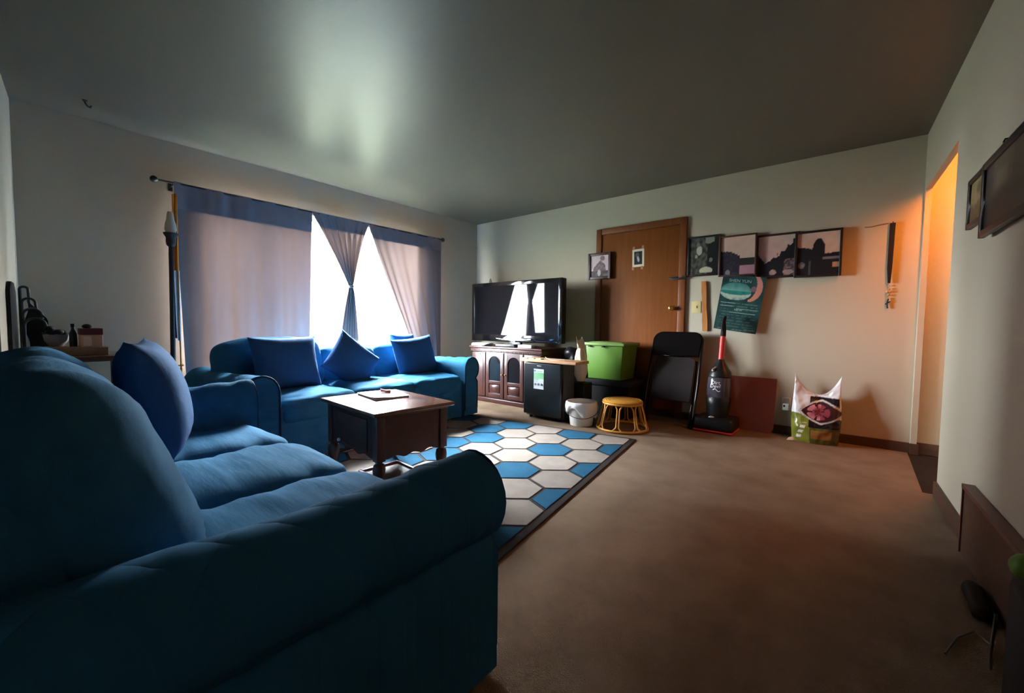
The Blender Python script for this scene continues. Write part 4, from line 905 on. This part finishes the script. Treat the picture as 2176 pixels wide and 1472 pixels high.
# ------------------------------------------------------------------ right wall
cdir = Vector((math.sin(PH), -math.cos(PH), 0)); cn = Vector((-math.cos(PH), -math.sin(PH), 0))
def cpic(label, s0, s1, z0, z1, off, func, fw_=0.022, tilt=0.0):
    p0 = Vector((cw(0), 0, 0)) + cdir*s0 + cn*off
    m = sheet_matrix(p0+Vector((0, 0, z0)), cdir, Vector((0, 0, 1)))  # local z = cdir x up
    t = thing('framed_picture', label, 'picture', p0+Vector((0, 0, z0)), 0, 'framed pictures on the right wall')
    wdt, hh = s1-s0, z1-z0; nn = m.to_3x3() @ Vector((0, 0, 1)); sgn = 1 if nn.dot(cn) > 0 else -1
    bm = B(); th = 0.02
    za, zb = (0, th) if sgn > 0 else (-th, 0)
    for lo, hi in (((0, 0, za), (fw_, hh, zb)), ((wdt-fw_, 0, za), (wdt, hh, zb)), ((fw_, hh-fw_, za), (wdt-fw_, hh, zb)), ((fw_, 0, za), (wdt-fw_, fw_, zb))): box(bm, lo, hi, 0.003, m)
    part('frame', bm, mat('frame_12_10_10', kf, .4, .4), t)
    mm = m @ Matrix.Translation((fw_, fw_, sgn*th*.5)); bm = photo_bm(wdt-2*fw_, hh-2*fw_, func, 30, mm); part('photograph', bm, print_mat('photo_print', 0.35, 0.3), t)
def ph7(u, v):
    c = mixc((0.34, 0.26, 0.12), (0.26, 0.20, 0.10), nz(u, v, 6)+.5)
    if v < .42+.15*nz(u, v, 8): c = mixc((0.08, 0.055, 0.03), (0.20, 0.13, 0.06), nz(u, v, 12)+.4)
    if math.hypot((u-.4)/.10, (v-.78)/.12) < 1 or math.hypot((u-.72)/.10, (v-.80)/.12) < 1: c = (0.12, 0.09, 0.04)
    return c
def ph8(u, v):
    c = (0.06, 0.045, 0.038)
    if .18 < u < .6 and v > .5: c = (0.11, 0.085, 0.065)
    if .25 < u < .5 and .5 < v < .8: c = (0.16, 0.13, 0.09)
    if v < .42: c = (0.018, 0.014, 0.013)
    return c
cpic('small tan photograph in a thin black frame, left of the pair on the right wall', 1.49, 1.86, 1.452, 1.685, 0.001, ph7)
cpic('large dark framed picture on the right wall cut by the right photo edge', 1.845, 2.45, 1.355, 1.66, 0.022, ph8, fw_=0.028)
bm = B(); p = Vector((cw(-2.03), -2.03, 1.70)); tube(bm, [p, p+cn*.02, p+cn*.024+Vector((0, 0, -.012))], .003, 6); single('picture_nail', bm, iron, 'bent nail in the right wall above the large dark picture', 'nail')
bp = thing('long_plank', 'long low dark brown wooden plank standing along the right wall', 'plank', (cw(-2.5)-.02, -2.5, 0))
bm = B()
def pbox(bm, y0, y1, z0, z1, t0, t1): prism(bm, [(cw(y0, -t1), y0, z0), (cw(y1, -t1), y1, z0), (cw(y1, -t0), y1, z0), (cw(y0, -t0), y0, z0)], (0, 0, z1-z0))
pbox(bm, -2.97, -1.87, 0.002, 0.285, 0.015, 0.034); part('panel_face', bm, darkwood, bp)
bm = B(); pbox(bm, -2.975, -1.862, 0.285, 0.302, 0.002, 0.042); part('top_rail', bm, mat('maroon_wood', (0.09, 0.03, 0.025), .4, .4), bp)
bm = B(); pbox(bm, -1.872, -1.86, 0.002, 0.285, 0.002, 0.040); part('end_rail', bm, mat('maroon_wood', (0.09, 0.03, 0.025), .4, .4), bp)
bm = B(); box(bm, (4.712, -3.30, 0.002), (4.86, -3.03, 0.41), 0.02); single('speaker_box', bm, blackm, 'black box on the floor at the right edge, beyond the wooden plank', 'box')
bm = B(); ball(bm, (4.735, -3.06, 0.441), 0.030, 14); single('green_ball', bm, green, 'small lime green ball on the black box at the right edge', 'ball')
bm = B(); tube(bm, [(4.70, -3.025, 0.30), (4.71, -2.95, 0.16), (4.735, -2.82, 0.05), (4.76, -2.70, 0.006), (4.775, -2.60, 0.005), (4.745, -2.55, 0.005), (4.70, -2.62, 0.005), (4.66, -2.74, 0.005)], .003, 6); single('cable', bm, mat('grey_cable', (0.12, 0.11, 0.10), .6), 'thin grey cable trailing on the carpet by the wooden plank', 'cable')
bm = B(); cushion(bm, (4.778, -2.36, 0.026), (0.028, 0.13, 0.024), k=3, puff=0.1, n=10, amp=0.006, fr=20); single('blob', bm, blackm, 'small black pouch on the carpet against the long wooden plank', 'blob', smooth='all')  # unidentified dark patch at the foot of the plank, shaped as a low lump
# hall lamp
hp = thing('hall_lamp', 'glowing globe ceiling lamp in the hall just beyond the opening', 'lamp', (4.915, -0.75, 2.04))
bm = B(); lathe(bm, [(0, 2.44), (0.06, 2.44), (0.06, 2.42), (0.012, 2.41), (0.012, 2.20), (0, 2.20)], (4.915, -0.75), 16); part('stem', bm, brass, hp)
bm = B(); ball(bm, (4.915, -0.75, 2.125), 0.085, 20); part('globe', bm, mat('lit_globe', (0.9, 0.8, 0.6), .4, .3, emit=((1.0, 0.25, 0.016), 105.0)), hp)
